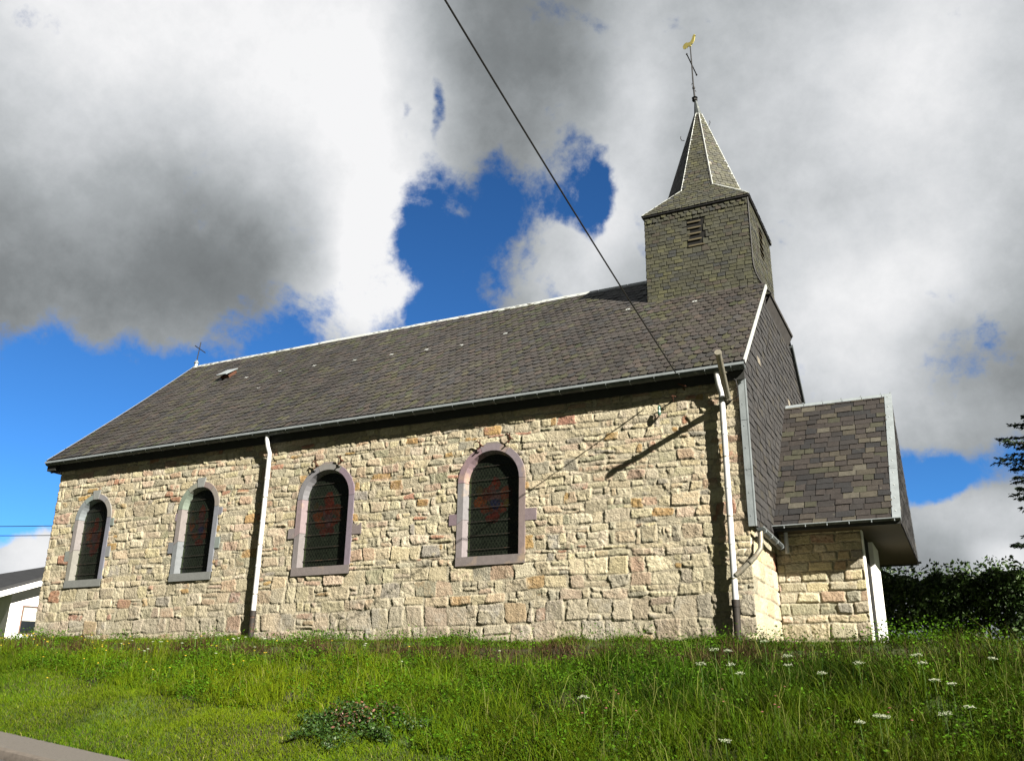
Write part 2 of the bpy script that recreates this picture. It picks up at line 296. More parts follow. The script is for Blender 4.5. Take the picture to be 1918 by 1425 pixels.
# ------------------------------------------------------------------ masonry
PAL=[((.68,.60,.41),28),((.73,.66,.48),24),((.60,.535,.385),13),((.54,.50,.37),7),((.67,.54,.39),11),((.60,.44,.32),7),((.52,.28,.19),3.5),((.56,.37,.16),3),((.47,.45,.33),5),((.44,.41,.35),3)]
PAL=[(tuple(c_*.84*k_ for c_,k_ in zip(c,(1,1.0,1.02))),w_) for c,w_ in PAL]
PW=np.array([p[1] for p in PAL],float); PW/=PW.sum()
def masonry(W,Hh,res,seed,rowh,wid,joint=0,warp=.035,split=.25,top_h=.020,grey=None,mortar=(.46,.42,.32),round_=.016):
    r=np.random.default_rng(seed); nx=int(round(W/res))+1; ny=int(round(Hh/res))+1
    X=np.arange(nx)*res; Z=np.arange(ny)*res
    n1=vnoise(ny,nx,.035/res,seed+1); n2=vnoise(ny,nx,.08/res,seed+2); n3=vnoise(ny,nx,.3/res,seed+3); n0=r.uniform(-1,1,(ny,nx))
    hg=.0025*n1+.002*n2-.001; col=np.empty((ny,nx,3)); col[:]=mortar; col*= (1+.10*n2+.08*n0)[...,None]
    best=np.full((ny,nx),-1.0)
    wx=.02*n3; 
    bounds=[]; z=-.05
    while z<Hh+.5: bounds.append((z,r.uniform(0,6),r.uniform(.25,.7),r.uniform(0,6),r.uniform(.9,1.9))); z+=rowh(z,r)
    def B(k,x):
        z0,a,fa,b,fb=bounds[k]; return z0+warp*(.7*math.sin(a+fa*x)+.5*math.sin(b+fb*x*2))
    for k in range(len(bounds)-1):
        x=-r.uniform(0,.3); hrow=bounds[k+1][0]-bounds[k][0]
        while x<W:
            w_=wid(hrow,r,bounds[k][0]); xe=x+w_
            cells=[(0,1)]
            if r.random()<split and hrow>.15:
                s=r.uniform(.3,.7); cells=[(0,s),(s,1)]
                if r.random()<.25: cells=[(0,.3),(.3,.62),(.62,1)]
            for c0,c1 in cells:
                subs=[(x,xe)]
                if len(cells)>1 and r.random()<.35: mid=x+w_*r.uniform(.35,.65); subs=[(x,mid),(mid,xe)]
                for xa,xb in subs:
                    j=lambda s_: r.uniform(-s_,s_)
                    jx=min(.05,.17*(xb-xa))*(1-.6*joint); jz=min(.026,.15*hrow)*(1-.6*joint)
                    q=[]
                    for (xx,cc) in ((xa,c0),(xb,c0),(xb,c1),(xa,c1)):
                        zz=B(k,xx)*(1-cc)+B(k+1,xx)*cc; q.append((xx+j(jx),zz+j(jz)))
                    q=np.array(q); g=r.uniform(.002,.010)+.004*joint
                    x0,z0=q.min(0)-.01; x1,z1=q.max(0)+.01
                    i0,i1=max(0,int(x0/res)),min(nx,int(x1/res)+2); k0,k1=max(0,int(z0/res)),min(ny,int(z1/res)+2)
                    if i1<=i0 or k1<=k0: continue
                    XX=X[i0:i1][None,:]+.012*n2[k0:k1,i0:i1]+.006*n1[k0:k1,i0:i1]; ZZ=Z[k0:k1][:,None]+.012*n3[k0:k1,i0:i1]-.006*n1[k0:k1,i0:i1]
                    kk=round_*r.uniform(.3,1.0); acc=0
                    for a in range(4):
                        p=q[a]; e=q[(a+1)%4]-p; ln=math.hypot(*e)+1e-9; d=((XX-p[0])*(-e[1])+(ZZ-p[1])*e[0])/ln-g; acc=acc+np.exp(np.clip(-d/kk,-60,40))
                    d=-np.log(acc)*kk
                    ins=d>0
                    if not ins.any(): continue
                    base=r.uniform(.004,top_h)*1.15; gx,gz=r.normal(0,.035),r.normal(0,.04); cx,cz=q.mean(0)
                    tilt=np.clip(gx*(XX-cx)+gz*(ZZ-cz),-.010,.010)
                    rough=r.uniform(.4,1.6)
                    h=(base+tilt)*(1-np.exp(-np.maximum(d,0)/r.uniform(.003,.009)))+rough*(.005*n2[k0:k1,i0:i1]+.0045*n1[k0:k1,i0:i1]+.0022*n0[k0:k1,i0:i1])
                    ci=r.choice(len(PAL),p=PW); cc=np.array(PAL[ci][0])*r.uniform(.82,1.14)*np.array([1,r.uniform(.97,1.03),r.uniform(.92,1.06)])
                    ci2=r.choice(len(PAL),p=PW); c2=np.array(PAL[ci2][0])
                    if grey is not None:
                        gv=grey((xa+xb)/2,bounds[k][0]); cc=cc*(1-gv)+np.array((.38,.345,.28))*r.uniform(.85,1.15)*gv; c2=c2*(1-gv)+.34*gv
                    f=np.clip(.8*n2[k0:k1,i0:i1]+.8*n3[k0:k1,i0:i1]+.4*n1[k0:k1,i0:i1]+r.uniform(-.4,.3),0,1)[...,None]*r.uniform(.3,.9)
                    cl=(cc*(1-f)+c2*f)*(1+.10*n1[k0:k1,i0:i1]+.08*n0[k0:k1,i0:i1])[...,None]
                    upd=ins&(d>best[k0:k1,i0:i1])
                    hg[k0:k1,i0:i1][upd]=h[upd]; best[k0:k1,i0:i1][upd]=d[upd]
                    soft=np.clip(d/.009,0,1)[...,None]; cl=col[k0:k1,i0:i1]*(1-soft)*r.uniform(.25,1.0)+cl*soft
                    col[k0:k1,i0:i1][upd]=cl[upd]
            x=xe
    return X,Z,hg,np.clip(col,.01,.95)
def wall_mesh(name,X,Z,hg,col,org,ux,nrm,mask,parent,edge=.25,mt=None):
    ny,nx=hg.shape; ux=np.array(ux,float); nrm=np.array(nrm,float)
    P=np.array(org,float)+X[None,:,None]*ux+Z[:,None,None]*np.array([0,0,1.])+hg[...,None]*nrm
    V=P.reshape(-1,3); idx=np.arange(ny*nx).reshape(ny,nx)
    q=np.stack([idx[:-1,:-1],idx[:-1,1:],idx[1:,1:],idx[1:,:-1]],-1)
    if mask is not None:
        XX=(X[:-1]+X[1:])/2; ZZ=(Z[:-1]+Z[1:])/2; q=q[~mask(XX[None,:]+0*ZZ[:,None],ZZ[:,None]+0*XX[None,:])]
    q=q.reshape(-1,4); cols=col.reshape(-1,3)
    # returns at the two vertical ends
    ex=[];ec=[];F=[q]; b=len(V)
    for side in (0,nx-1):
        e=P[:,side]-nrm*edge; n0=b+sum(len(a) for a in ex); ex.append(e); ec.append(col[:,side])
        i=np.arange(ny-1); a_=idx[:,side]; f=np.stack([a_[i],a_[i+1],n0+i+1,n0+i],1); F.append(f if side==0 else f[:,::-1])
    V=np.concatenate([V]+ex); cols=np.concatenate([cols]+ec)
    return bigmesh(name,V,F,mt or M['stone'],parent,cols,smooth=True)

church=empty('church',(-8.3,4.0,.9),'small stone church with dark slate roof and square bell turret on the grassy bank','church')
# windows: centre x, bottom z, apex z, half width, kind
WIN=[(-15.239,2.488,4.66,.59,'b'),(-11.969,2.488,4.66,.59,'b'),(-8.529,2.446,4.72,.707,'p'),(-4.723,2.446,4.72,.707,'p')]
def spring(w): return w[2]-w[3]*1.0
def inside_arch(x,z,cx,z0,z1,hw):
    sp=z1-hw; a=(np.abs(x-cx)<hw)&(z>z0)&(z<=sp); b=((x-cx)**2+(z-sp)**2<hw*hw)&(z>sp); return a|b
LX=-16.62; Z0=.7; WTOP=5.38
def facade_mask(x,z):
    x=x+LX; z=z+Z0; m_=np.zeros(x.shape,bool)
    for (cx,z0,z1,hw,k) in WIN: m_|=inside_arch(x,z,cx,z0+.03,z1-.03,hw-.03)
    return m_
def rowh(z,r):
    if z<.95: return r.uniform(.28,.38)
    if z<1.6: return r.uniform(.2,.3)
    return r.uniform(.085,.25)
def wid(h,r,z):
    return r.uniform(.09,.40)+ (.16 if z<.95 else (.08 if z<1.5 else 0)) if r.random()<.85 else r.uniform(.36,.55)
X,Z,hg,col=masonry(-LX,WTOP-Z0,.0145,11,rowh,wid,grey=lambda x,z: .6 if z<.9 else (.3 if z<1.3 else .1))
ZZ_=Z[:,None]+Z0; XX_=X[None,:]+LX; nS=vnoise(len(Z),len(X),40,901); nT=vnoise(len(Z),len(X),12,902); stain=np.ones((len(Z),len(X)))
stain*=1-.30*np.clip((1.15-ZZ_)/.3+.5*nS,0,1)*np.clip(.6+.6*nT,0,1)       # damp foot of the wall
for (cx,z0,z1,hw,k) in WIN:                                              # run-off below the sills
    d_=np.clip((z0-ZZ_)/.08,0,1)*np.clip(1-(z0-ZZ_)/(.75+.2*nS),0,1); side=np.clip(1.25-np.abs(XX_-cx)/hw,0,1)**.5
    stain*=1-.26*d_*side*np.clip(.5+.8*nT,0,1)
for px_ in (-10.03,-.285): stain*=1-.15*np.exp(-((XX_-px_-.1)/.18)**2)*np.clip(.6+.8*nT,0,1)
stain*=1+.07*nS
col=col*stain[...,None]*np.stack([np.ones_like(stain),1-.0*stain,1-.10*(1-stain)],-1)
facade=wall_mesh('long_wall',X,Z,hg,col,(LX,0,Z0),(1,0,0),(0,-1,0),facade_mask,church)
tag(facade,'coursed rubble long wall of cream and pinkish stones')
# gable wall stone (faces +X), runs along +Y
X,Z,hg,col=masonry(8.1,2.3,.015,23,lambda z,r:r.uniform(.2,.36),lambda h,r,z:r.uniform(.3,.7),top_h=.03,split=.1,warp=.012,joint=1)
wall_mesh('end_wall',X,Z,hg*.8,col*1.04,(0.0,0,Z0),(0,1,0),(1,0,0),None,church)
# backing bodies
b=MB()
b.box((LX+.03,.22,.4),(-.24,.30,WTOP)); b.box((LX+.03,7.9,.4),(-.02,8.09,WTOP)); b.box((LX+.03,.31,.4),(LX+.35,7.89,WTOP))
b.prism([(LX+.05,.1,WTOP-.1),(LX+.05,8.0,WTOP-.1),(LX+.05,4.046,9.3)],(.3,0,0)); b.prism([(-.4,.1,WTOP-.2),(-.4,8.0,WTOP-.2),(-.4,4.046,9.3)],(.3,0,0))
b.box((-.4,.32,.4),(-.26,7.88,5.1))
b.c=[(.3,.27,.2)]*len(b.v); b.build('inner_wall',M['stone'],church)

def outline(cx,z0,z1,hw,n=18):
    sp=z1-hw; P=[(cx-hw,z0),(cx-hw,z0+.5*(sp-z0)),(cx-hw,sp)]
    for i in range(1,n): a=math.pi-math.pi*i/n; P.append((cx+hw*math.cos(a),sp+hw*math.sin(a)))
    P+= [(cx+hw,sp),(cx+hw,z0+.5*(sp-z0)),(cx+hw,z0)]
    return P
def glass_mesh(w,cx,z0,z1,hw,par,seed):
    res=.01; nx=int(2*hw/res)+1; ny=int((z1-z0)/res)+1
    x=np.linspace(-hw,hw,nx)[None,:]+np.zeros((ny,1)); z=np.linspace(0,z1-z0,ny)[:,None]+np.zeros((1,nx)); Hh=z1-z0
    col=np.empty((ny,nx,3)); col[:]=(.006,.009,.006); r=np.random.default_rng(seed)
    nA=vnoise(ny,nx,4,seed); nB=vnoise(ny,nx,14,seed+5)
    col*=(1+.5*nA)[...,None]
    d1=np.abs(((x+z*.62)/.07)%1-.5); d2=np.abs(((x-z*.62)/.07)%1-.5); lead=(np.minimum(d1,d2)<.10)
    col[lead]=(.020,.025,.017)
    sc=hw/.46; cz=Hh*.56
    figs=[(0,.22,.10,.20,(.14,.028,.016)),(-.24,-.02,.13,.12,(.17,.05,.015)),(.22,.06,.12,.13,(.12,.035,.018)),(0,.0,.11,.24,(.10,.05,.05)),(-.14,.10,.10,.10,(.09,.03,.02)),(.13,-.18,.12,.11,(.13,.03,.018)),(-.13,-.2,.12,.1,(.12,.035,.018)),(0,-.36,.14,.09,(.11,.02,.015)),(.02,-.1,.1,.1,(.025,.03,.08)),(.25,-.12,.08,.08,(.10,.08,.02)),(-.28,.16,.07,.1,(.06,.05,.02))]
    for fx,fz,rx,rz,c in figs[:: (1 if seed%2 else -1)]:
        e_=((x-fx*sc)/(rx*sc))**2+((z-cz-fz)/rz)**2+.9*nB+.3*nA
        s=(e_<1)&~(lead&(r.random((ny,nx))<.5)); col[s]=np.array(c)*.26*(1+.45*nA[s])[:,None]; col[(e_>=1)&(e_<1.16)]=(.012,.012,.012)
    bd=np.minimum(hw-np.abs(x),9); col[(bd<.05)&(~lead)]=np.array((.05,.075,.03)); col[(bd<.058)&(bd>.048)]=(.012,.012,.012)
    m_=inside_arch(x+cx,z+z0,cx,z0-.1,z1,hw)
    idx=np.arange(nx*ny).reshape(ny,nx); q=np.stack([idx[:-1,:-1],idx[:-1,1:],idx[1:,1:],idx[1:,:-1]],-1)
    q=q[m_[:-1,:-1]|m_[1:,1:]]
    V=np.stack([x+cx,np.full_like(x,.105)+.004*nB,z+z0],-1).reshape(-1,3)
    return bigmesh('stained_glass',V,q.reshape(-1,4),M['glass'],par,col.reshape(-1,3),smooth=True)
for wi,w_ in enumerate(WIN):
    cx,z0,z1,hw,k=w_; r=random.Random(30+wi)
    fw=.125 if k=='p' else .12; base=(.262,.232,.234) if k=='p' else (.25,.265,.265); mt=M['dress_purple'] if k=='p' else M['dress_blue']
    O=outline(cx,z0,z1,hw); I=outline(cx,z0+.165,z1-fw,hw-fw); G=outline(cx,z0+.18,z1-fw-.05,hw-fw-.05)
    s=MB(); n=len(O); yF,yG=-.032,.118
    nseg=n-1
    # block joints: index ranges of the outline that form one dressed stone
    joints=[0,1,2,9,14,20] if k=='p' else [0,1,2,7,10,12,15,20]
    js=set(joints)
    cols=[]; cc=None
    for i in range(nseg):
        if i in js or cc is None: cc=tuple(c*r.uniform(.86,1.14) for c in base)
        g0=.004 if i in js else 0; g1=.004 if (i+1) in js else 0
        def lp(a,b,t): return (a[0]+(b[0]-a[0])*t,a[1]+(b[1]-a[1])*t)
        ln=math.dist(O[i],O[i+1]); t0=g0/ln; t1=1-g1/ln
        o0,o1=lp(O[i],O[i+1],t0),lp(O[i],O[i+1],t1); i0,i1=lp(I[i],I[i+1],t0),lp(I[i],I[i+1],t1); g0_,g1_=lp(G[i],G[i+1],t0),lp(G[i],G[i+1],t1)
        s.add([(o0[0],.03,o0[1]),(o1[0],.03,o1[1]),(o1[0],yF,o1[1]),(o0[0],yF,o0[1]),(i0[0],yF,i0[1]),(i1[0],yF,i1[1]),(g0_[0],yG,g0_[1]),(g1_[0],yG,g1_[1])],
              [(0,1,2,3),(3,2,5,4),(4,5,7,6)],cc)
        # joint backing
    s2=MB()
    for i in range(nseg):
        s2.add([(O[i][0],yF+.004,O[i][1]),(O[i+1][0],yF+.004,O[i+1][1]),(I[i+1][0],yF+.004,I[i+1][1]),(I[i][0],yF+.004,I[i][1])],[(0,1,2,3)],(.16,.15,.14))
    s.add(s2.v,s2.f,(.2,.19,.18))
    # sill
    s.box((cx-hw,yF-.012,z0),(cx+hw,.11,z0+.165),tuple(c*.9 for c in base))
    s.add([(cx-hw+fw,yF-.01,z0+.166),(cx+hw-fw,yF-.01,z0+.166),(cx+hw-fw,.115,z0+.185),(cx-hw+fw,.115,z0+.185)],[(0,1,2,3)],base)
    blocks=[(-1,.77,.98,.17),(1,.76,.98,.22)] if k=='p' else [(-1,.62,.86,.15),(1,.66,.90,.13),(1,1.38,1.55,.10),(-1,1.33,1.5,.05)]
    for sd_,a,b_,ex in blocks:
        x0=cx+sd_*(hw+.002); s.box((x0,yF+.003,z0+a),(x0+sd_*ex,.03,z0+b_),tuple(c*r.uniform(.8,1.05) for c in base))
    if k=='b':
        s.prism([(cx-.085,yF-.008,z1-fw-.01),(cx+.085,yF-.008,z1-fw-.01),(cx+.12,yF-.008,z1+.085),(cx-.12,yF-.008,z1+.085)],(0,.06,0),tuple(c*1.12 for c in base))
    else:
        s.prism([(cx-.32,yF+.002,z1-.10),(cx+.30,yF+.002,z1-.10),(cx+.12,yF+.002,z1+.035),(cx-.10,yF+.002,z1+.04)],(0,.06,0),base)
    lab=['leftmost arched window in blue grey stone','second arched window from the left in blue grey stone','third arched window in purple stone left of the big one','largest arched window in purple stone beside the downpipe end'][wi]
    win=s.build('window',mt,church); 
    tag(win,lab)
    glass_mesh(w_,cx,z0+.17,z1-fw-.048,hw-fw-.048,win,50+wi)
    nb=7; gz0,gz1=z0+.18,z1-fw-.05; gh=hw-fw-.05; bright=[]
    for i in range(nb):
        zz=gz0+(gz1-gz0)*(i+.5)/(nb+.35)
        half=gh if zz<gz1-gh else math.sqrt(max(.01,gh*gh-(zz-(gz1-gh))**2))
        br=MB(); br.tube([(cx-half-.004,.085,zz-.004),(cx+half+.004,.085,zz+.004)],.006,6); br.build('saddle_bar',M['iron'],win)
# iron wall hooks above the two purple windows
for (hx,hz) in ((-4.95,4.70),(-4.32,4.77),(-8.80,4.70),(-8.18,4.74)):
    h=MB(); y=-.09
    h.tube([(hx-.09,y,hz+.07),(hx-.05,y-.02,hz+.09),(hx,y,hz+.04),(hx+.01,y,hz-.04),(hx-.04,y-.01,hz-.08)],.015,6)
    h.tube([(hx+.02,y-.03,hz+.10),(hx,y,hz+.04),(hx+.05,y-.02,hz-.02),(hx+.09,y-.01,hz-.03)],.013,6); h.tube([(hx,y,hz+.02),(hx,.02,hz+.02)],.016,6)
    h.build('iron_hook',M['rust'],church,True)

# ------------------------------------------------------------------ slates
def clip(poly,a,b,c):
    out=[]; n=len(poly)
    for i in range(n):
        p,q=poly[i],poly[(i+1)%n]; dp=a*p[0]+b*p[1]-c; dq=a*q[0]+b*q[1]-c
        if dp>=0: out.append(p)
        if (dp>=0)!=(dq>=0):
            t=dp/(dp-dq); out.append((p[0]+(q[0]-p[0])*t,p[1]+(q[1]-p[1])*t))
    return out
def slates(mb,O,U,Vv,Nn,poly,ex,wd,pal,seed,shape='rect',lift=.016,jit=.25,wj=0.0,hole=None,pale=.01,tint=None,skew=0.0,moss=None):
    """cover convex 2D polygon poly (u along course, v up the slope) with overlapping slates"""
    r=random.Random(seed); O,U,Vv,Nn=[Vector(a) for a in (O,U,Vv,Nn)]
    us=[p[0] for p in poly]; vv=[p[1] for p in poly]
    ar=sum(poly[i][0]*poly[(i+1)%len(poly)][1]-poly[(i+1)%len(poly)][0]*poly[i][1] for i in range(len(poly)))
    pl=poly if ar>0 else poly[::-1]
    hp=[]
    for i in range(len(pl)):
        p,q=pl[i],pl[(i+1)%len(pl)]; a,b=-(q[1]-p[1]),(q[0]-p[0]); l=math.hypot(a,b)+1e-12; a,b=a/l,b/l; hp.append((a,b,a*p[0]+b*p[1]))
    k=0; v=min(vv)-.02
    while v<max(vv):
        u=min(us)-wd*(1 if k%2 else .5)-r.uniform(0,.1)*wd
        while u<max(us):
            ww=wd*(1+r.uniform(-wj,wj)); gp=.004+r.uniform(0,.004); hh=ex*1.9; dv=r.uniform(-1,1)*.06*ex+skew*(u-us[0])
            if shape=='scale':
                c_=.55*wd; P=[(u+gp,v+c_*.9),(u+ww*.10,v+c_*.35),(u+ww*.28,v+.02*ex),(u+ww*.5,v-.03*ex),(u+ww*.72,v+.02*ex),(u+ww*.90,v+c_*.35),(u+ww-gp,v+c_*.9),(u+ww-gp,v+hh),(u+gp,v+hh)]
            else: P=[(u+gp,v+r.uniform(-1,1)*.02*ex),(u+ww-gp,v+r.uniform(-1,1)*.02*ex),(u+ww-gp,v+hh),(u+gp,v+hh)]
            P=[(p[0],p[1]+dv) for p in P]
            uc,vc=u+ww/2,v+ex/2
            if hole is None or not hole(uc,vc,ww,ex):
                Q=P
                for a,b,c in hp:
                    Q=clip(Q,a,b,c)
                    if len(Q)<3: break
                if len(Q)>=3:
                    lf=lift*(1+r.uniform(-jit,jit)*1.2); tw=r.uniform(-.003,.003)
                    pts=[]
                    for p in Q:
                        t=(p[1]-(v+dv))/hh; h=max(.002,lf*(1-t)+.002)+tw*(p[0]-uc)/wd
                        pts.append(O+U*p[0]+Vv*p[1]+Nn*h)
                    c=list(random.Random(r.random()).choices([x[0] for x in pal],[x[1] for x in pal])[0]); f=r.uniform(.85,1.15)
                    if tint: f*=tint(uc,vc)
                    if moss and moss(uc,vc)>r.random(): c=r.choice([(.072,.072,.042),(.085,.082,.055),(.060,.066,.040)])
                    if r.random()<pale: c=(.30,.27,.22)
                    mb.add(pts,[tuple(range(len(pts)))],[x*f for x in c])
            u+=ww
        v+=ex; k+=1
    return mb
ROOFPAL=[((.060,.054,.050),34),((.064,.055,.052),22),((.064,.060,.047),20),((.053,.051,.051),12),((.074,.060,.052),7),((.042,.041,.043),4),((.074,.067,.045),4)]
TOWPAL=[((.088,.088,.062),30),((.082,.084,.064),24),((.096,.098,.062),14),((.074,.076,.064),14),((.112,.112,.064),5),((.088,.078,.064),7),((.062,.066,.066),6)]
PORPAL=[((.042,.036,.034),30),((.034,.031,.031),22),((.052,.045,.039),18),((.078,.070,.054),9),((.10,.093,.075),4),((.026,.026,.028),14),((.058,.058,.040),8)]
GABPAL=[((.052,.051,.053),30),((.049,.048,.050),25),((.056,.053,.053),20),((.060,.056,.049),8)]
def plane_frame(p0,u,vdir):
    U=Vector(u).normalized(); V_=Vector(vdir).normalized(); return Vector(p0),U,V_,U.cross(V_)
# main roof
EY,EZ,RY,RZ=-.25,5.575,4.046,9.506
XL,XR=-16.93,.14
sl=math.hypot(RY-EY,RZ-EZ)
O,U,V_,Nn=plane_frame((0,EY,EZ),(1,0,0),(0,RY-EY,RZ-EZ))
roof=MB()
def dome(uc,vc): return 1+.09*math.sin(uc*.9+vc*.7)+.07*math.sin(uc*2.3-vc*1.9)+.09*math.sin(uc*5.1+1)*math.sin(vc*.8+uc)
left=[(XL+.13*math.sin(math.pi*t),sl*t) for t in (0,.2,.4,.6,.8,1)]
# the roof is laid in two sheets so the verge at the far end can sweep slightly
slates(roof,O,U,V_,Nn,[(XL+.13,0),(-.085,0),(-.085,sl),(XL+.13,sl)],.20,.165,ROOFPAL,3,'scale',tint=dome,pale=0,lift=.024,moss=lambda u,v: .06+.20*math.sin(u*1.3+v*2.1)*math.sin(v*1.1-u*.6)+(.22 if v>5.0 else 0)+(.12 if v<.5 else 0))
TV=(2.80+.25)/(RY-EY)*sl
slates(roof,O,U,V_,Nn,[(-.085,0),(XR,0),(XR,TV-.12),(.10,TV),(-.085,TV)],.20,.165,ROOFPAL,33,'scale',tint=dome,pale=0,lift=.024)
for i in range(5):
    (xa,va),(xb,vb)=left[i],left[i+1]; slates(roof,O,U,V_,Nn,[(xa,va),(XL+.13,va),(XL+.13,vb),(xb,vb)],.20,.165,ROOFPAL,40+i,'scale',tint=dome,pale=0,lift=.024)
rf=roof.build('roof',M['slate'],church); tag(rf,'long dark slate roof of fish scale slates')
u_=MB(); u_.add([(XL+.02,EY,EZ-.01),(-.09,EY,EZ-.01),(-.09,RY,RZ-.01),(XL+.02,RY,RZ-.01)],[(0,1,2,3)]); u_.add([(-.09,EY,EZ-.01),(XR-.01,EY,EZ-.01),(XR-.01,2.8,8.37),(-.09,2.8,8.37)],[(0,1,2,3)]); u_.add([(XL+.02,2*RY-EY,EZ-.01),(-.11,2*RY-EY,EZ-.01),(-.11,RY,RZ-.01),(XL+.02,RY,RZ-.01)],[(0,1,2,3)]); u_.add([(-.11,2*RY-EY,EZ-.01),(XR-.01,2*RY-EY,EZ-.01),(XR-.01,5.3,8.36),(-.11,5.3,8.36)],[(0,1,2,3)])
u_.build('roof_boarding',M['slate_under'],rf)
# ridge cap zinc with lapped joints, ends at the turret
rc=MB(); x=-16.75; rr=random.Random(4)
while x<-2.45:
    x2=min(x+.75,-2.43); dz=rr.uniform(-.008,.008)
    rc.prism([(x,RY-.085,RZ-.055+dz),(x,RY,RZ+.045+dz),(x,RY+.085,RZ-.055+dz),(x,RY,RZ+.0)],(x2-x-.02,0,0))
    x=x2
rc.build('ridge_cap',M['lead'],rf)
vt=MB()
for i in range(5):
    (xa,va),(xb,vb)=left[i],left[i+1]
    pa=O+U*xa+V_*va+Nn*.03; pb=O+U*xb+V_*vb+Nn*.03
    vt.add([pa,pb,pb+U*.03,pa+U*.03,pa-Nn*.06,pb-Nn*.06],[(0,1,2,3),(0,4,5,1)])
vt.build('verge_strip',M['lead'],rf)
vt=MB(); tv=(2.66-EY)/(RY-EY)*sl
for a,b_ in ((0,tv*.5-.01),(tv*.5,tv)):
    pa=O+U*(XR-.01)+V_*a+Nn*.03; pb=O+U*(XR-.01)+V_*b_+Nn*.03
    pa+=U*.02; pb+=U*.02; vt.add([pa,pb,pb+U*.028,pa+U*.028,pa+U*.028-Nn*.08,pb+U*.028-Nn*.08],[(0,3,2,1),(3,4,5,2)])
vt.build('verge_strip',M['lead'],rf)
vt=MB()   # far verge of the gable
for a,b_ in ((0,sl*.62),):
    p=lambda t,h: Vector((XR+.02,2*RY-EY-(RY-EY)*t/sl,EZ+(RZ-EZ)*t/sl))+Vector((0,.67,.74))*h
    vt.prism([p(a,-.08),p(b_,-.08),p(b_,.05),p(a,.05)],(-.08,0,0))
vt.build('verge_strip',M['zinc_dark'],rf)
# gable above eaves (behind cladding) + eaves boards
fb=MB(); fb.box((XL+.05,-.125,5.30),(XR-.02,-.10,5.55)); fb.box((XL+.05,-.099,5.33),(XR-.02,.02,5.35))
fb.build('fascia',M['fascia'],church)
cb=MB(); cb.prism([(XL+.03,-.22,5.33),(XL+.03,.3,5.33),(XL+.03,.3,5.9),(XL+.03,-.22,5.56)],(.28,0,0)); cb.build('eaves_box',M['fascia'],church)
def gutter(p0,p1,r,par,mt,out,lipmat=None,brackets=.45,name='gutter'):
    """half round gutter from p0 to p1; out = horizontal unit vector away from the wall"""
    g=MB(); p0,p1,out=Vector(p0),Vector(p1),Vector(out); up=Vector((0,0,1)); n=9; vs=[];fs=[]
    for p in (p0,p1):
        for rr_ in (r,r-.006):
            for k in range(n+1):
                a=math.pi*k/n; vs.append(p+out*math.cos(a)*rr_-up*math.sin(a)*rr_)
    q=n+1
    for k in range(n): fs.append((k,k+1,2*q+k+1,2*q+k)); fs.append((q+k,q+k+1,3*q+k+1,3*q+k))
    fs.append(tuple(range(q))); fs.append(tuple(range(2*q,3*q)))
    g.add(vs,fs); o=g.build(name,mt,par,True)
    l=MB(); l.tube([p0+out*r+up*.004,p1+out*r+up*.004],.010,8); l.build('gutter_lip',lipmat or M['zinc'],o,True)
    if brackets:
        bk=MB(); d=(p1-p0); L_=d.length; d.normalize(); s=.2
        while s<.3:
            p=p0+d*s; pts=[p+out*math.cos(a)*(r+.004)-up*math.sin(a)*(r+.004) for a in [math.pi*i/6 for i in range(7)]]
            bk.tube(pts,.004,4); bk.tube([p+out*(r+.004)-up*.01,p+out*(r*.96)-up*.045],.008,5); s+=brackets
        b0=bk.build('gutter_bracket',M['zinc'],o); ks=int((L_-.3)/brackets); scatter_parts('gutter_bracket',b0,[d*brackets*i for i in range(1,ks+1)])
    return o
gutter((XL+.02,-.215,5.535),(XR+.02,-.215,5.525),.085,church,M['zinc_dark'],(0,-1,0))
fl=MB(); fl.box((XL+.02,-.312,5.505),(XR+.02,-.302,5.548)); fl.build('gutter_front',M['zinc'],church)
# gable cladding of slates: outer face at x=.09
gx=.085; gy0,gy1=-.03,8.12; gz0=2.83
def roofz(y): return EZ+(RZ-EZ)*(1-abs(y-RY)/(RY-EY))-.03
O2,U2,V2,N2=plane_frame((gx,0,0),(0,1,0),(0,0,1))
g=MB(); slates(g,O2,U2,V2,N2,[(gy0,gz0),(gy1,gz0),(gy1,roofz(gy1)),(5.32,8.18),(2.76,8.18),(gy0,roofz(gy0))],.15,.26,GABPAL,9,'rect',lift=.020,wj=.12,pale=.004)
gc=g.build('gable_cladding',M['slate'],church); tag(gc,'slate hung gable end')
bb=MB(); bb.prism([(.02,gy0+.005,gz0),(.02,gy1-.01,gz0),(.02,gy1-.01,roofz(gy1)),(.02,5.31,8.17),(.02,2.77,8.17),(.02,gy0+.005,roofz(gy0))],(.063,0,0)); bb.build('cladding_board',M['slate_under'],gc)
ct=MB(); zs=[gz0-.02,3.75,4.6,5.33]
for a,b_ in zip(zs[:-1],zs[1:]): ct.box((-.005,-.062,a),(.102,-.045,b_-.008)); 
for a,b_ in zip(zs[:-1],zs[1:]): ct.box((.103,-.066,a),(.122,-.02,b_-.004))
for zz in np.arange(gz0+.15,5.3,.38): ct.tube([(.045,-.060,zz),(.045,-.068,zz)],.009,6)
ct.build('corner_strip',M['zinc'],church)
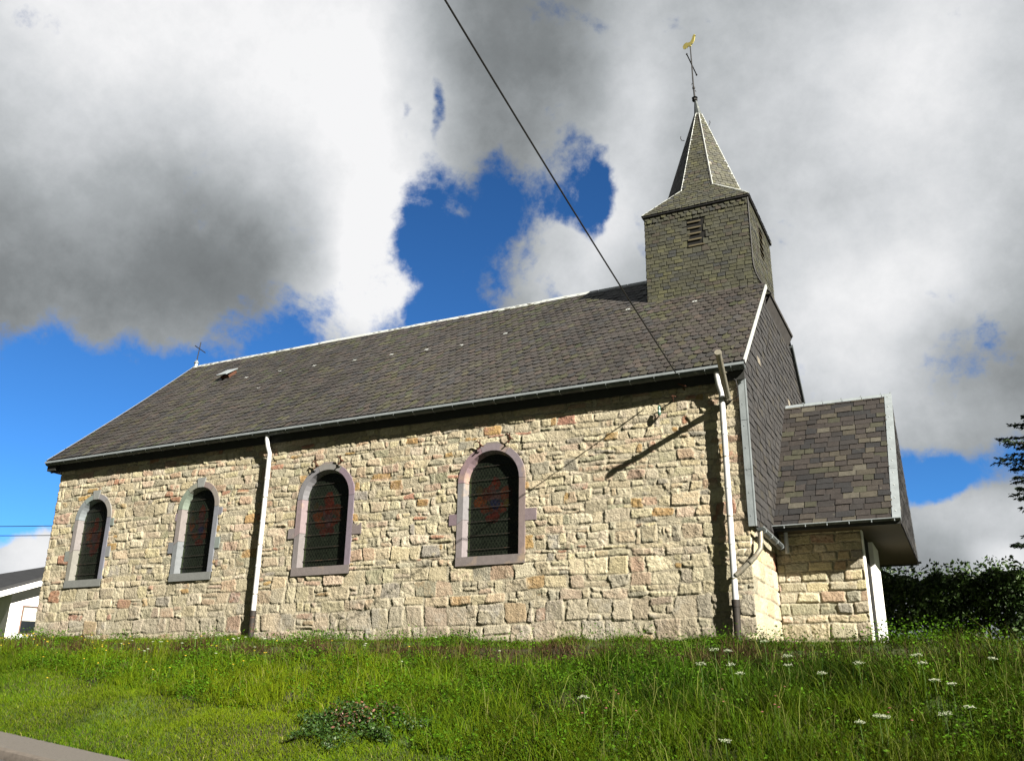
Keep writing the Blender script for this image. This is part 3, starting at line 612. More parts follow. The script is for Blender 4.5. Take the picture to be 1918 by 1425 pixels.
# little gutter under the cladding with pipe into the big downpipe
gutter((.17,-.06,2.78),(.17,1.85,2.74),.058,church,M['zinc_dark'],(1,0,0),brackets=.5)
pp=MB(); pp.tube([(.16,-.0,2.74),(.16,-.02,2.6),(.155,-.06,2.44),(.06,-.10,2.30),(-.13,-.13,2.13),(-.25,-.15,2.03)],.042,10)
pp.tube([(-.02,-.118,2.225),(.0,-.116,2.245)],.050,10); pp.tube([(.158,-.022,2.60),(.157,-.03,2.53)],.050,10)
pp.build('branch_pipe',M['galv'],church,True)
def downpipe(x,ztop,zjoin,zbase,lean=0.0,xt=None):
    p=MB(); xt=x if xt is None else xt; y=-.125
    f=lambda z: x+(xt-x)*(z-zbase)/(ztop-zbase)
    p.tube([(f(zjoin),y,zjoin),(f(ztop),y,ztop)],.050,12)
    for zz in np.arange(zjoin+.02,ztop,.92): p.tube([(f(zz),y,zz),(f(zz),y,zz+.05)],.0555,12)
    if 1: p.tube([(f(ztop),y,ztop-.02),(f(ztop),y-.005,ztop+.08),(f(ztop)-.03,y-.05,ztop+.22),(f(ztop)-.04,y-.08,ztop+.36),(f(ztop)-.04,y-.08,5.46)],.047,12)
    o=p.build('downpipe',M['pipe'],church,True)
    c=MB(); c.tube([(f(zbase-.3),y,zbase-.3),(f(zjoin),y,zjoin+.06)],.058,12); c.tube([(f(zjoin)-.0,y,zjoin-.04),(f(zjoin),y,zjoin+.07)],.066,12); c.build('pipe_shoe',M['iron'],o,True)
    k=MB()
    zl=list(np.arange(zjoin+.4,ztop,1.0))
    for zz in zl[:1]:
        k.tube([(f(zz),y,zz),(f(zz),.02,zz)],.012,6); k.tube([(f(zz),y,zz-.012),(f(zz),y,zz+.012)],.054,10)
    scatter_parts('pipe_bracket',k.build('pipe_bracket',M['galv'],o),[(0,0,z_-zl[0]) for z_ in zl[1:]])
    return o
tag(downpipe(-10.03,5.0,1.72,1.0),'white downpipe between the second and third windows'); tag(downpipe(-.285,5.02,1.58,.9),'white downpipe at the right corner')

# ------------------------------------------------------------------ bell turret
TX0,TX1,TY0,TY1,TZ=-2.41,-.10,2.828,5.265,10.525
tw=MB()
# body
prof=[(TX1,TZ),(TX1,9.0),(-.09,8.82),(-.055,8.64),(.01,8.46),(.105,8.28),(.22,8.12)]
body=[(x_,TY0+.02,z_) for x_,z_ in prof]+[(.1,TY0+.02,8.0),(.1,TY0+.02,7.95),(TX0+.02,TY0+.02,7.95),(TX0+.02,TY0+.02,TZ)]
body=[(min(p[0],p[0]) - (.02 if p[0]>TX0+.1 else 0),p[1],p[2]) for p in body]
tw.prism(body,(0,TY1-TY0-.04,0))
turret=tw.build('bell_turret',M['slate_under'],church); tag(turret,'square slate hung bell turret with pointed spire')
sf=MB()
def lh(uc,vc,ww,ex): return -1.455-.02<uc<-1.06+.02 and 9.50<vc<10.27
O3,U3,V3,N3=plane_frame((0,TY0,0),(1,0,0),(0,0,1)); 
TS=dict(ex=.088,wd=.17,wj=.15,lift=.015,pale=.0)
slates(sf,O3,U3,V3,N3,[(TX0,7.9),(TX1,7.9),(TX1,TZ-.16),(TX0,TZ-.16)],.084,.18,TOWPAL,5,hole=lh,wj=.15,lift=.015,pale=0)
fp=[p for p in prof if p[1]<9.0][::-1]; pol=[(TX1,8.9)]+[(TX1,8.12)]+[(p[0],p[1]) for p in fp]
# flare infill on the front face
for i in range(len(prof)-1):
    (xa,za),(xb,zb)=prof[i],prof[i+1]
    if za<8.96: slates(sf,O3,U3,V3,N3,[(TX1,za),(TX1,zb),(xb,zb),(xa,za)],.084,.18,TOWPAL,70+i,lift=.015,pale=0)
# decorative scalloped top course
slates(sf,O3,U3,V3,N3,[(TX0,TZ-.20),(TX1,TZ-.20),(TX1,TZ-.005),(TX0,TZ-.005)],.10,.13,TOWPAL,6,'scale',lift=.03,pale=0)
# left face (-x) and back
O4,U4,V4,N4=plane_frame((TX0,0,0),(0,-1,0),(0,0,1)); slates(sf,O4,U4,V4,N4,[(-TY1,8.1),(-TY0,8.1),(-TY0,TZ),(-TY1,TZ)],.084,.18,TOWPAL,7,lift=.015)
O5,U5,V5,N5=plane_frame((0,TY1,0),(-1,0,0),(0,0,1)); slates(sf,O5,U5,V5,N5,[(-TX1,8.1),(-TX0,8.1),(-TX0,TZ),(-TX1,TZ)],.084,.18,TOWPAL,8,lift=.015)
# right face follows the flare
acc=0
for i in range(len(prof)-1):
    (xa,za),(xb,zb)=prof[i],prof[i+1]
    p0=Vector((xb,0,zb)); vd=Vector((xa-xb,0,za-zb)); Lr=vd.length
    O6,U6,V6,N6=plane_frame(p0,(0,1,0),vd)
    hol=(lambda uc,vc,ww,ex: 3.87<uc<4.33 and 9.55-zb<vc<10.3-zb) if i==0 else None
    slates(sf,O6,U6,V6,N6,[(TY0,0),(TY1,0),(TY1,Lr),(TY0,Lr)],.084,.18,TOWPAL,90+i,lift=.015,hole=hol,pale=0)
sf.build('turret_slates',M['slate'],turret)
sk=MB(); sk.add([(.22,TY0-.01,8.11),(.22,TY1+.1,8.11),(.09,TY1+.1,7.86),(.09,TY0-.01,7.86)],[(0,1,2,3)]); sk.add([(.232,TY0-.01,8.13),(.232,TY1+.1,8.13),(.225,TY1+.1,8.08),(.225,TY0-.01,8.08)],[(0,1,2,3)])
sk.build('skirt_soffit',M['skirt'],turret)
hc=MB(); hc.tube([(x_+.012,TY0-.008,z_) for x_,z_ in prof],.016,6); hc.build('corner_bead',M['black'],turret)
# eaves board of the spire
ev=MB(); e_=.05
for a,b_ in (((TX0-e_,TY0-e_),(TX1+e_,TY0-e_+.035)),((TX0-e_,TY1+e_-.035),(TX1+e_,TY1+e_)),((TX0-e_,TY0-e_+.036),(TX0-e_+.035,TY1+e_-.036)),((TX1+e_-.035,TY0-e_+.036),(TX1+e_,TY1+e_-.036))):
    ev.box((*a,TZ-.035),(*b_,TZ+.012))
ev.box((TX0,TY0,TZ-.02),(TX1,TY1,TZ-.004)); ev.build('spire_eaves',M['black'],turret)
# louvres
def louvre(face):
    fr=MB(); sl_=MB()
    if face=='f':
        x0,x1,z0,z1=-1.455,-1.06,9.52,10.26; y=TY0
        fr.box((x0,y+.021-.018,z0),(x1,y+.022,z1)); o=fr.build('louvre_opening',M['dark'],turret)
        for i in range(5):
            sl_=MB(); zz=z0+.03+i*.145; sl_.prism([(x0+.02,y-.022,zz),(x0+.02,y-.022,zz+.016),(x0+.02,y+.002,zz+.050),(x0+.02,y+.002,zz+.030)],(x1-x0-.1+(.07 if i==0 else 0),0,0)); sl_.build('louvre_slat',M['wood'],turret)
    else:
        y0,y1,z0,z1=3.88,4.32,9.56,10.3; x=TX1
        fr.box((x-.019,y0,z0),(x-.003,y1,z1)); o=fr.build('louvre_opening',M['dark'],turret)
        for i in range(5):
            sl_=MB(); zz=z0+.03+i*.145; sl_.prism([(x+.03,y0+.02,zz),(x+.03,y0+.02,zz+.018),(x+.0,y0+.02,zz+.085),(x+.0,y0+.02,zz+.062)],(0,y1-y0-.04,0)); sl_.build('louvre_slat',M['wood'],turret)
louvre('f'); louvre('r')
# spire
SX,SY=(TX0+TX1)/2,(TY0+TY1)/2; ap=.87; hs=.36; ZO=11.19; ZC=13.72; AX,AY=-1.31,4.05; at_=.085
def octa(cx,cy,a,z): 
    h=a*math.tan(rad(22.5)); return [Vector((cx+x_,cy+y_,z)) for x_,y_ in ((-h,-a),(h,-a),(a,-h),(a,h),(h,a),(-h,a),(-a,h),(-a,-h))]
A=octa(SX,SY,ap,ZO); Bt=octa(AX,AY,at_,ZC); E4=[Vector(p) for p in ((TX0-e_,TY0-e_,TZ),(TX1+e_,TY0-e_,TZ),(TX1+e_,TY1+e_,TZ),(TX0-e_,TY1+e_,TZ))]
spm=MB(); spv=MB()
def face_slates(pts,seed,ex=.084):
    pts=[Vector(p) for p in pts]; U_=(pts[1]-pts[0]).normalized(); nrm=(pts[1]-pts[0]).cross(pts[-1]-pts[0]).normalized(); Vd=nrm.cross(U_)
    pol=[((p-pts[0]).dot(U_),(p-pts[0]).dot(Vd)) for p in pts]
    slates(spm,pts[0]+nrm*.004,U_,Vd,nrm,pol,ex,.135,TOWPAL,seed,wj=.15,lift=.015,pale=0.004)
    spv.add([p-nrm*.004 for p in pts],[tuple(range(len(pts)))])
for i in range(8): face_slates([A[i],A[(i+1)%8],Bt[(i+1)%8],Bt[i]],200+i)
face_slates([E4[0],E4[1],A[1],A[0]],210); face_slates([E4[1],E4[2],A[3],A[2]],211); face_slates([E4[2],E4[3],A[5],A[4]],212); face_slates([E4[3],E4[0],A[7],A[6]],213)
for c_,i,j in ((1,1,2),(2,3,4),(3,5,6),(0,7,0)): spv.add([E4[c_],A[i],A[j]],[(0,2,1)])
sb=spv.build('spire',M['slate_under'],church); tag(sb,'octagonal slate spire')
for c_,i,j in ((1,1,2),(2,3,4),(3,5,6),(0,7,0)): face_slates([E4[c_],A[j],A[i]],220+c_)
spm.build('spire_slates',M['slate'],sb)
hp_=MB(); r=random.Random(8)
for i in range(8):
    out=(A[i]-Vector((SX,SY,ZO))).normalized()
    hp_.tube([A[i]+out*.012,Bt[i]+out*.012],.012,5)
    # soakers showing at the hips
    for t in [r.random() for _ in range(9)]:
        p=A[i].lerp(Bt[i],t); d=(Bt[i]-A[i]).normalized(); nx_=A[(i+(1 if r.random()<.5 else -1))%8]-A[i]; nx_.normalize()
        q=p+out*.018+nx_*.0; hp_.add([q,q+nx_*.04,q+nx_*.04+d*.04,q+d*.045],[(0,1,2,3)])
for c_,ij in ((0,(7,0)),(1,(1,2)),(2,(3,4)),(3,(5,6))):
    for i in ij:
        a_,b_=E4[c_]+Vector((0,0,.02)),A[i]+Vector((0,0,.02)); seg=6
        for s_ in range(seg): 
            p,q=a_.lerp(b_,s_/seg),a_.lerp(b_,(s_+.88)/seg); hp_.tube([p,q],.013,5)
hp_.tube([A[1]+Vector((0,-.01,.01)),A[2]+Vector((0,-.01,.01))],.016,5); hp_.tube([A[7]+Vector((0,-.01,.01)),A[0]+Vector((0,-.01,.01))],.012,5)
hp_.build('hip_flashing',M['lead'],sb)
dk=MB(); out=(A[1]-Vector((SX,SY,ZO))).normalized(); dk.tube([A[1]+out*.01+Vector((-.03,-.004,0)),Bt[1]+out*.012+Vector((-.02,-.002,0))],.014,5); dk.build('hip_roll',M['black'],sb)
cap=MB(); T=octa(AX-.05,AY,.022,14.22); B2=octa(AX,AY,at_+.012,ZC-.02)
cap.add(B2+T,[(i,(i+1)%8,8+(i+1)%8,8+i) for i in range(8)]+[tuple(range(8,16))]); cap.build('spire_cap',M['zinc_dark'],sb)
for (hx,hy,hz,s_) in ((AX-.33,AY-.2,12.98,-1),(AX+.20,AY-.05,13.32,1)): hk=MB(); hk.tube([(hx,hy,hz),(hx+s_*.06,hy-.02,hz+.01),(hx+s_*.09,hy-.02,hz+.08),(hx+s_*.08,hy-.02,hz+.13)],.009,5); hk.build('roof_hook',M['black'],sb)
# weathervane cross
vn=MB(); vn.tube([(-1.365,AY,14.15),(-1.385,AY,14.6),(-1.39,AY,15.25),(-1.40,AY,15.86)],[.024,.019,.017,.013],8)
vn.lathe((-1.372,AY,14.20),[(.02,-.03),(.065,-.02),(.070,.02),(.04,.04),(.075,.065),(.03,.08)],8)
vn.lathe((-1.38,AY,14.56),[(.012,-.05),(.035,-.02),(.035,.02),(.012,.05)],8)
vn.tube([(-1.39,AY-.46,15.245),(-1.39,AY+.46,15.285)],.016,6)
for p in ((-1.39,AY-.46,15.245),(-1.39,AY+.46,15.285)): vn.lathe(p,[(.01,-.03),(.026,0),(.01,.03)],6)
vn.tube([(-1.38,AY,14.66),(-1.42,AY,14.72),(-1.43,AY,14.66)],.008,5); vn.tube([(-1.38,AY,14.45),(-1.34,AY,14.48),(-1.33,AY,14.43)],.008,5)
vo=vn.build('spire_cross',M['black'],church,True); 
ck=[(-.27,.06),(-.28,.16),(-.22,.24),(-.13,.25),(-.08,.20),(0,.17),(.05,.2),(.10,.28),(.12,.36),(.17,.40),(.21,.38),(.215,.33),(.24,.31),(.205,.29),(.19,.22),(.16,.12),(.10,.05),(.04,.02),(.03,-.03),(-.03,-.03),(-.04,.03),(-.1,.03),(-.13,-.02),(-.17,.03),(-.2,-.01)]
dv_=Vector((.93,-.25,.12)).normalized(); 
ckm=MB(); ckm.prism([Vector((-1.40,AY,15.84))+dv_*x_*.74+Vector((0,0,1))*z_*.68+Vector((.25,.93,0))*-.012 for x_,z_ in ck],Vector((.25,.93,0))*.024)
ckm.build('weathercock',M['gold'],vo)
# small cross and finial at the far end of the ridge
fc=MB(); fc.lathe((-16.87,4.05,9.47),[(.11,-.05),(.10,.02),(.055,.06),(.05,.14),(.075,.17),(.05,.21),(.02,.26)],10); fo=fc.build('ridge_finial',M['zinc'],church,True)
fx=MB(); fx.tube([(-16.87,4.05,9.68),(-16.80,4.05,10.30)],.014,6); fx.tube([(-16.82,3.86,10.12),(-16.82,4.30,10.05)],.014,6)
fx.tube([(-16.85,4.0,9.66),(-16.86,4.05,9.74),(-16.85,4.1,9.66)],.012,6); fx.build('finial_cross',M['black'],fo)
# roof hatch and little ladder hooks
ht=MB()
def rp(x_,y_,h_): 
    t=(y_-EY)/(RY-EY); p=Vector((x_,y_,EZ+(RZ-EZ)*t)); return p+Nn*h_
hb=[(-14.52,2.78),(-14.24,2.78),(-14.24,3.04),(-14.52,3.04)]
ht.add([rp(a,b_,.02) for a,b_ in hb]+[rp(a,b_,.10) for a,b_ in hb],[(0,1,5,4),(1,2,6,5),(2,3,7,6),(3,0,4,7)]); ho=ht.build('roof_hatch',M['rust'],church)
h2=MB(); lo=[rp(-14.56,2.70,.17),rp(-14.20,2.70,.17),rp(-14.20,3.08,.11),rp(-14.56,3.08,.11)]; h2.add(lo+[p+Nn*.02 for p in lo],[(0,1,2,3),(4,5,6,7),(0,1,5,4),(1,2,6,5),(2,3,7,6),(3,0,4,7)]); h2.build('hatch_lid',M['zinc'],ho)
for (x_,y_) in ((-9.96,2.47),(-8.84,2.43),(-7.81,2.36),(-6.81,2.27),(-5.78,2.49),(-2.86,2.63),(-1.33,2.44),(-11.28,2.57),(-12.44,2.61),(-13.52,2.58),(-12.37,1.81)):
    k=MB(); p0=rp(x_,y_,.022); k.add([p0,p0+U*.09,p0+U*.10+V_*.07,p0+V_*.06],[(0,1,2,3)]); k.tube([p0+U*.05,p0+U*.06+Nn*.03-V_*.01],.008,4); k.build('ladder_hook',M['lead'],rf)

# ------------------------------------------------------------------ porch
PX=2.18; PY0,PYR,PY1=1.52,4.05,6.58; PZE,PZR=3.05,6.03
psl=math.hypot(PYR-PY0,PZR-PZE)
O7,U7,V7,N7=plane_frame((0,PY0,PZE),(1,0,0),(0,PYR-PY0,PZR-PZE))
pr=MB(); slates(pr,O7,U7,V7,N7,[(.09,0),(PX-.10,0),(PX-.10,psl),(.09,psl)],.165,.26,PORPAL,12,wj=.35,lift=.018,pale=.0,jit=.4)
O8,U8,V8,N8=plane_frame((0,PY1,PZE),(-1,0,0),(0,PYR-PY1,PZR-PZE)); slates(pr,O8,U8,V8,N8,[(-PX,0),(-.09,0),(-.09,psl),(-PX,psl)],.165,.26,PORPAL,13,wj=.3,pale=0)
O9,U9,V9,N9=plane_frame((PX,0,0),(0,1,0),(0,0,1)); slates(pr,O9,U9,V9,N9,[(PY0,PZE-.04),(PY1,PZE-.04),(PYR,PZR)],.10,.2,GABPAL,14,wj=.2,lift=.015)
pro=pr.build('porch_roof',M['slate'],church); tag(pro,'steep mottled slate roof over the side porch')
pb=MB(); pb.prism([(.088,PY0+.02,PZE-.01),(.088,PY1-.02,PZE-.01),(.088,PYR,PZR-.02)],(PX-.10,0,0)); pb.build('porch_boarding',M['slate_under'],pro)
pz=MB(); 
def pp_(u,v,h): return O7+U7*u+V7*v+N7*h
for a,b_ in ((0,psl*.36-.006),(psl*.36,psl+.02)): pz.add([pp_(PX-.115,a,.022),pp_(PX+.02,a,.022),pp_(PX+.02,b_,.022),pp_(PX-.115,b_,.022),pp_(PX+.02,a,-.05),pp_(PX+.02,b_,-.05)],[(0,1,2,3),(1,4,5,2)])
pz.add([pp_(PX-.117,0,.0),pp_(PX-.113,0,.024),pp_(PX-.113,psl,.024),pp_(PX-.117,psl,.0)],[(0,1,2,3)])
x_=.12
while x_<PX:
    x2=min(x_+.38,PX+.02); pz.prism([(x_,PYR-.075,PZR-.05),(x_,PYR,PZR+.03),(x_,PYR+.075,PZR-.05)],(x2-x_-.012,0,0)); pz.box((x2-.03,PYR-.01,PZR+.01),(x2-.012,PYR+.01,PZR+.055)); x_=x2
pz.build('porch_flashing',M['zinc'],pro)
gt=MB(); 
p=pp_(PX-.05,.2,.024); gt.tube([p,p+N7*.008],.010,6)
scatter_parts('flashing_nail',gt.build('flashing_nail',M['lead'],pro),[V7*.36*i for i in range(1,11)])
ps=MB(); ps.box((.03,PY0+.03,PZE-.045),(PX-.01,PY1-.03,PZE-.02)); ps.build('porch_soffit',M['soffit'],church)
ps=MB(); ps.box((.09,PY0-.012,PZE-.075),(PX+.012,PY0+.028,PZE+.005)); ps.build('porch_fascia',M['fascia'],church); ps=MB(); ps.box((.09,PY1-.03,PZE-.075),(PX+.012,PY1+.03,PZE+.005)); ps.build('porch_fascia',M['fascia'],church)
gutter((.10,PY0-.045,PZE+.01),(PX+.02,PY0-.045,PZE+.01),.035,church,M['zinc_dark'],(0,-1,0),brackets=.36)
gutter((.10,PY1+.045,PZE+.0),(PX+.06,PY1+.045,PZE+.0),.04,church,M['zinc_dark'],(0,1,0),brackets=0)
sp_=MB(); sp_.tube([(.26,1.80,PZE-.05),(.26,1.80,PZE-.42)],.035,10); sp_.build('porch_drain_pipe',M['pipe'],church,True)
PWX=1.46
X,Z,hg,col=masonry(PWX,PZE-.05-Z0,.0125,31,lambda z,r:r.uniform(.13,.2) if z>.6 else r.uniform(.24,.32),lambda h,r,z:r.uniform(.2,.5),top_h=.034,split=.05,warp=.004,round_=.012,joint=1)
wall_mesh('porch_wall',X,Z,hg,col,(0.03,2.03,Z0),(1,0,0),(0,-1,0),None,church,edge=.3)
pw=MB(); pw.box((.05,2.34,.5),(PWX-.0,4.46,PZE-.05),(.3,.27,.2)); pw.build('porch_core',M['render'],church)
jb=MB(); jb.box((PWX+.032,2.035,.5),(PWX+.055,2.25,PZE-.05)); jb.build('door_jamb',M['white'],church)
dr=MB(); dr.box((PWX+.001,2.252,.5),(PWX+.02,3.35,PZE-.05)); dr.build('porch_door',M['dark'],church)
wp=MB(); wp.box((PWX+.021,3.38,.5),(PWX+.10,4.48,PZE-.05)); wp.build('porch_pier',M['white'],church)

# ------------------------------------------------------------------ cables and bracket
mp_=MB(); a=Vector((-.19,-.02,4.97)); b_=Vector((-.075,-1.12,5.445)); 
mp_.tube([Vector((-.19,-.05,4.97)),b_],.050,12); mp_.tube([b_-(b_-a).normalized()*.03,b_+(b_-a).normalized()*.02],.058,12); mp_.tube([Vector((-.19,.02,4.99)),Vector((-.19,-.16,4.99))],.05,8)
for t in (.25,.6,.85): p=a.lerp(b_,t); mp_.tube([p,p+Vector((.07,0,.0))],.012,6)
mo=mp_.build('cable_bracket',M['galv'],church,True); tag(mo,'galvanised steel tube bracket sticking out under the eaves')
lw=MB(); lw.tube([(-.14,-.10,4.95),(-.02,-.12,5.0),(.0,-.14,5.12),(-.02,-.16,5.28),(-.10,-.14,5.36)],.010,6); lw.tube([(-.14,-.10,4.95),(-.2,-.06,4.90),(-.26,-.04,4.92)],.010,6)
lw.build('bracket_cable',M['cable'],mo,True)
ib=MB(); ib.tube([(-.95,-.02,5.28),(-.95,-.16,5.34)],.014,6); ib.tube([(-1.02,-.16,5.36),(-.88,-.16,5.30)],.012,6); ib.build('anchor_iron',M['rust'],church); ib=MB(); ib.tube([(-1.16,0,5.10),(-1.14,-.14,5.16),(-1.08,-.14,5.14)],.013,6)
ib.build('anchor_iron',M['rust'],church)
il=MB(); il.lathe((-1.40,-.10,4.94),[(.012,-.10),(.028,-.08),(.034,-.03),(.022,0),(.030,.03),(.020,.07),(.006,.09)],10); il.tube([(-1.40,.0,4.90),(-1.40,-.10,4.86)],.010,6); il.build('insulator',M['insul'],church,True)
il=MB(); il.tube([(-1.12,-.09,5.12),(-1.25,-.07,5.04),(-1.38,-.07,5.02),(-1.41,-.05,4.86),(-1.52,-.04,4.74),(-1.62,-.035,4.72)],.006,6)
il.build('wall_cable',M['cable'],church,True)
cb_=MB(); A0=np.array((-1.0,-.36,5.50)); 
def cat(t): # from the wall to a pole across the road, off the picture
    e1=np.array((-1.35,-22.,10.85)); p=A0*(1-t)+e1*t; p[2]-=1.15*4*t*(1-t)*.35; return p
cb_.tube([cat(t) for t in np.linspace(0,1,60)],.012,6)
o=cb_.build('power_cable',M['cable'],None,True,origin=tuple(A0)); tag(o,'black overhead cable crossing the sky diagonally down to the eaves','cable')
for i,(dz,lab) in enumerate(((0,'upper of the two thin wires behind the church at left'),(-.62,'lower of the two thin wires behind the church at left'))):
    c_=MB(); c_.tube([(-95+81*t,14+5*t, (13.6 if i==0 else 13.1)-5.7*t - 1.2*4*t*(1-t)) for t in np.linspace(0,1,30)],.02,5)
    o=c_.build('overhead_wire',M['cable'],None,origin=(-45,17,9)); tag(o,lab,'wire','wires in the sky left of the church')

# ------------------------------------------------------------------ neighbouring house
K0=Vector((-28.6,8.0,.9)); th=rad(65); w1=Vector((math.cos(th),math.sin(th),0)); n1=Vector((math.sin(th),-math.cos(th),0)); w2=-n1
hs_=empty('house',tuple(K0),'white rendered house with low dark tiled roof behind the church','house')
EH=2.95; HW=8.0; HL=11.0; RH=1.55
z_=Vector((0,0,1))
wl=MB(); P=[K0-z_*.6,K0+w1*HW-z_*.6,K0+w1*HW+z_*EH,K0+w1*HW/2+z_*(EH+RH),K0+z_*EH]; wl.prism(P,w2*HL); wl.build('wall',M['render'],hs_)
ro=MB(); ov=.55
def roofslab(s_):
    base=K0+w1*(0 if s_ else HW); d=w1 if s_ else -w1
    e0=base-d*ov+n1*ov+z_*(EH-ov*RH/(HW/2)+.05); r0=base+d*(HW/2)+n1*ov+z_*(EH+RH+.05)
    ro.prism([e0,r0,r0+z_*.16,e0+z_*.16],w2*(HL+2*ov))
roofslab(True); roofslab(False)
e1=K0-w1*ov+n1*(ov-.05)+z_*(EH-ov*RH/(HW/2)+.18); r1=K0+w1*(HW/2)+n1*(ov-.05)+z_*(EH+RH+.18)
ro.add([e1,r1,r1+w2*2.6+z_*.22,e1+w2*2.6+z_*.72,e1+w2*6-z_*.2,r1+w2*6-z_*.2],[(0,1,2,3),(3,2,5,4),(0,3,4),(1,5,2)]); rfo=ro.build('roof',M['tile'],hs_)
fa=MB()
for s_ in (True,False):
    base=K0+w1*(0 if s_ else HW); d=w1 if s_ else -w1
    e0=base-d*ov+n1*(ov+.002)+z_*(EH-ov*RH/(HW/2)-.12); r0=base+d*(HW/2)+n1*(ov+.002)+z_*(EH+RH-.12)
    fa.prism([e0,r0,r0+z_*.20,e0+z_*.20],n1*.03)
e0=K0-w1*(ov+.03)+n1*ov+z_*(EH-ov*RH/(HW/2)-.08); fa.prism([e0,e0+w2*(HL+1),e0+w2*(HL+1)+z_*.13,e0+z_*.13],-w1*.1); fa.build('bargeboard',M['white'],hs_)
ch=MB(); q=K0+w1*1.15+w2*1.9+z_*(EH+.55)
ch.prism([q,q+w1*.7,q+w1*.7-n1*1.1,q-n1*1.1],z_*.30); co_=ch.build('chimney',M['tile'],hs_)
cp=MB(); 
for a,b_ in ((.18,.25),(.45,.25),(.18,.7),(.45,.7)): 
    cp=MB(); c0=q+w1*a-n1*b_+z_*.30; cp.lathe(c0,[(.14,0),(.13,.25),(.15,.27),(.15,.30)],10); cp.build('chimney_pot',M['brick'],co_,True)
wn_=MB(); W0=K0+w1*.42+n1*.012+z_*1.45; wn_.prism([W0,W0+w1*.62,W0+w1*.62+z_*1.0,W0+z_*1.0],n1*.02); wo=wn_.build('window',M['brick'],hs_)
g_=MB(); W1=W0+w1*.04+n1*.022+z_*.03; g_.prism([W1,W1+w1*.54,W1+w1*.54+z_*.93,W1+z_*.93],n1*.006); g_.build('pane',M['pane'],wo)
g_=MB(); W1=W0+w1*.05+n1*.030+z_*.45; g_.prism([W1,W1+w1*.50,W1+w1*.50+z_*.48,W1+z_*.48],n1*.004); g_.build('blind',M['curtain'],wo)

# ------------------------------------------------------------------ foliage helpers
def leaves(P,D,size,asp,colr,seed,curl=0.0):
    """P centres (n,3), D preferred axis (n,3) or None; returns V,F,cols for little rhombic leaves"""
    r=np.random.default_rng(seed); n=len(P)
    a=r.normal(size=(n,3)) if D is None else D+r.normal(size=(n,3))*.35
    a/=np.linalg.norm(a,axis=1)[:,None]; b=np.cross(a,r.normal(size=(n,3))); b/=np.linalg.norm(b,axis=1)[:,None]
    s=(size*r.uniform(.6,1.3,n))[:,None]; 
    V=np.stack([P-a*s,P+b*s*asp,P+a*s,P-b*s*asp],1).reshape(-1,3); i=np.arange(n)*4; F=np.stack([i,i+1,i+2,i+3],1)
    return V,F,np.repeat(colr,4,0)
# hedge behind the porch
r=np.random.default_rng(5)
def hedge(n):
    X=r.uniform(1.0,11.5,n); top=3.03-.03*(X-1)+.05*np.sin(X*2.3)+.05*np.sin(X*5.1+1)+.05*np.sin(X*11); 
    u=r.random(n); Y=9.0+r.uniform(-.75,.9,n)-.15*np.sin(X*3+2)
    zz=1.0+(top-1.0)*(1-u**1.6*.98)
    spr=(r.random(n)<.03); zz=np.where(spr,top+r.uniform(0,.32,n),zz)
    # gappy foot
    keep=(zz>1.75+.18*np.sin(X*4.3)+.1*np.sin(X*9.7))|(r.random(n)<.35)
    return np.stack([X,Y,zz],1)[keep]
Ph=hedge(95000)
cl=.5+.5*np.sin(Ph[:,0]*4.1+Ph[:,2]*3.3+np.sin(Ph[:,2]*7))*np.cos(Ph[:,1]*5+Ph[:,0]*2.2)
g0=np.array((.022,.050,.010)); g1_=np.array((.075,.14,.020)); cc=g0+(g1_-g0)*(cl*r.random(len(Ph)))[:,None]
V,F,CC=leaves(Ph,None,.052,.55,cc,6)
he=empty('hedge',(6,9,.9),'tall dark leafy hedge behind the porch at the right edge','hedge')
bigmesh('foliage',V,F,M['leaf'],he,CC)
st=MB()
for x_ in np.arange(1.2,11.4,.42):
    x_+=r.uniform(-.1,.1); st.tube([(x_,9+r.uniform(-.2,.2),.7),(x_+r.uniform(-.1,.1),9,1.8),(x_+r.uniform(-.3,.3),9+r.uniform(-.3,.3),2.9)],[.04,.03,.012],5)
st.build('stem',M['bark'],he)
# conifer at the right edge
tr=empty('conifer_tree',(5.47,6.2,.9),'dark conifer with drooping branch tips at the right edge of the picture','tree')
tk=MB(); tk.tube([(5.47,6.2,.6),(5.45,6.2,4),(5.48,6.2,7),(5.47,6.2,8.3)],[.17,.13,.07,.015],9); tk.build('trunk',M['bark'],tr,True)
PP=[];DD=[]; brm=MB(); rr=random.Random(12)
z_0=2.2
while z_0<8.1:
    Lb=float(np.interp(z_0,[2,3.2,3.6,4.0,4.5,5.3,5.8,6.5,8.2],[1.0,1.45,1.05,1.15,1.5,1.45,1.05,.6,.1]))
    for k in range(9):
        a=2*math.pi*k/9+rr.uniform(-.4,.4); L1=Lb*rr.uniform(.75,1.12); zz=z_0+rr.uniform(-.2,.2)
        base=Vector((5.47,6.2,zz)); d=Vector((math.cos(a),math.sin(a),0)); pts=[base,base+d*L1*.5+Vector((0,0,-.04)),base+d*L1+Vector((0,0,.05))]
        brm.tube(pts,[.022,.014,.005],4)
        for s_ in range(52):
            t=.18+.82*rr.random()**.8; p=base+d*L1*t+Vector((0,0,-.04+.09*t*t)); side=d.cross(Vector((0,0,1)))*rr.choice((-1,1))
            ld=(side*.8+d*.6+Vector((0,0,rr.uniform(-.5,.15)))).normalized(); ll=rr.uniform(.12,.34)*(1.15-t*.7)
            for q_ in range(6):
                w_=p+ld*ll*(q_+.5)/6; PP.append(tuple(w_+Vector((rr.gauss(0,.012),rr.gauss(0,.012),rr.gauss(0,.012))))); DD.append(tuple((ld+d*.3).normalized()))
    z_0+=.20
brm.build('branch',M['bark'],tr)
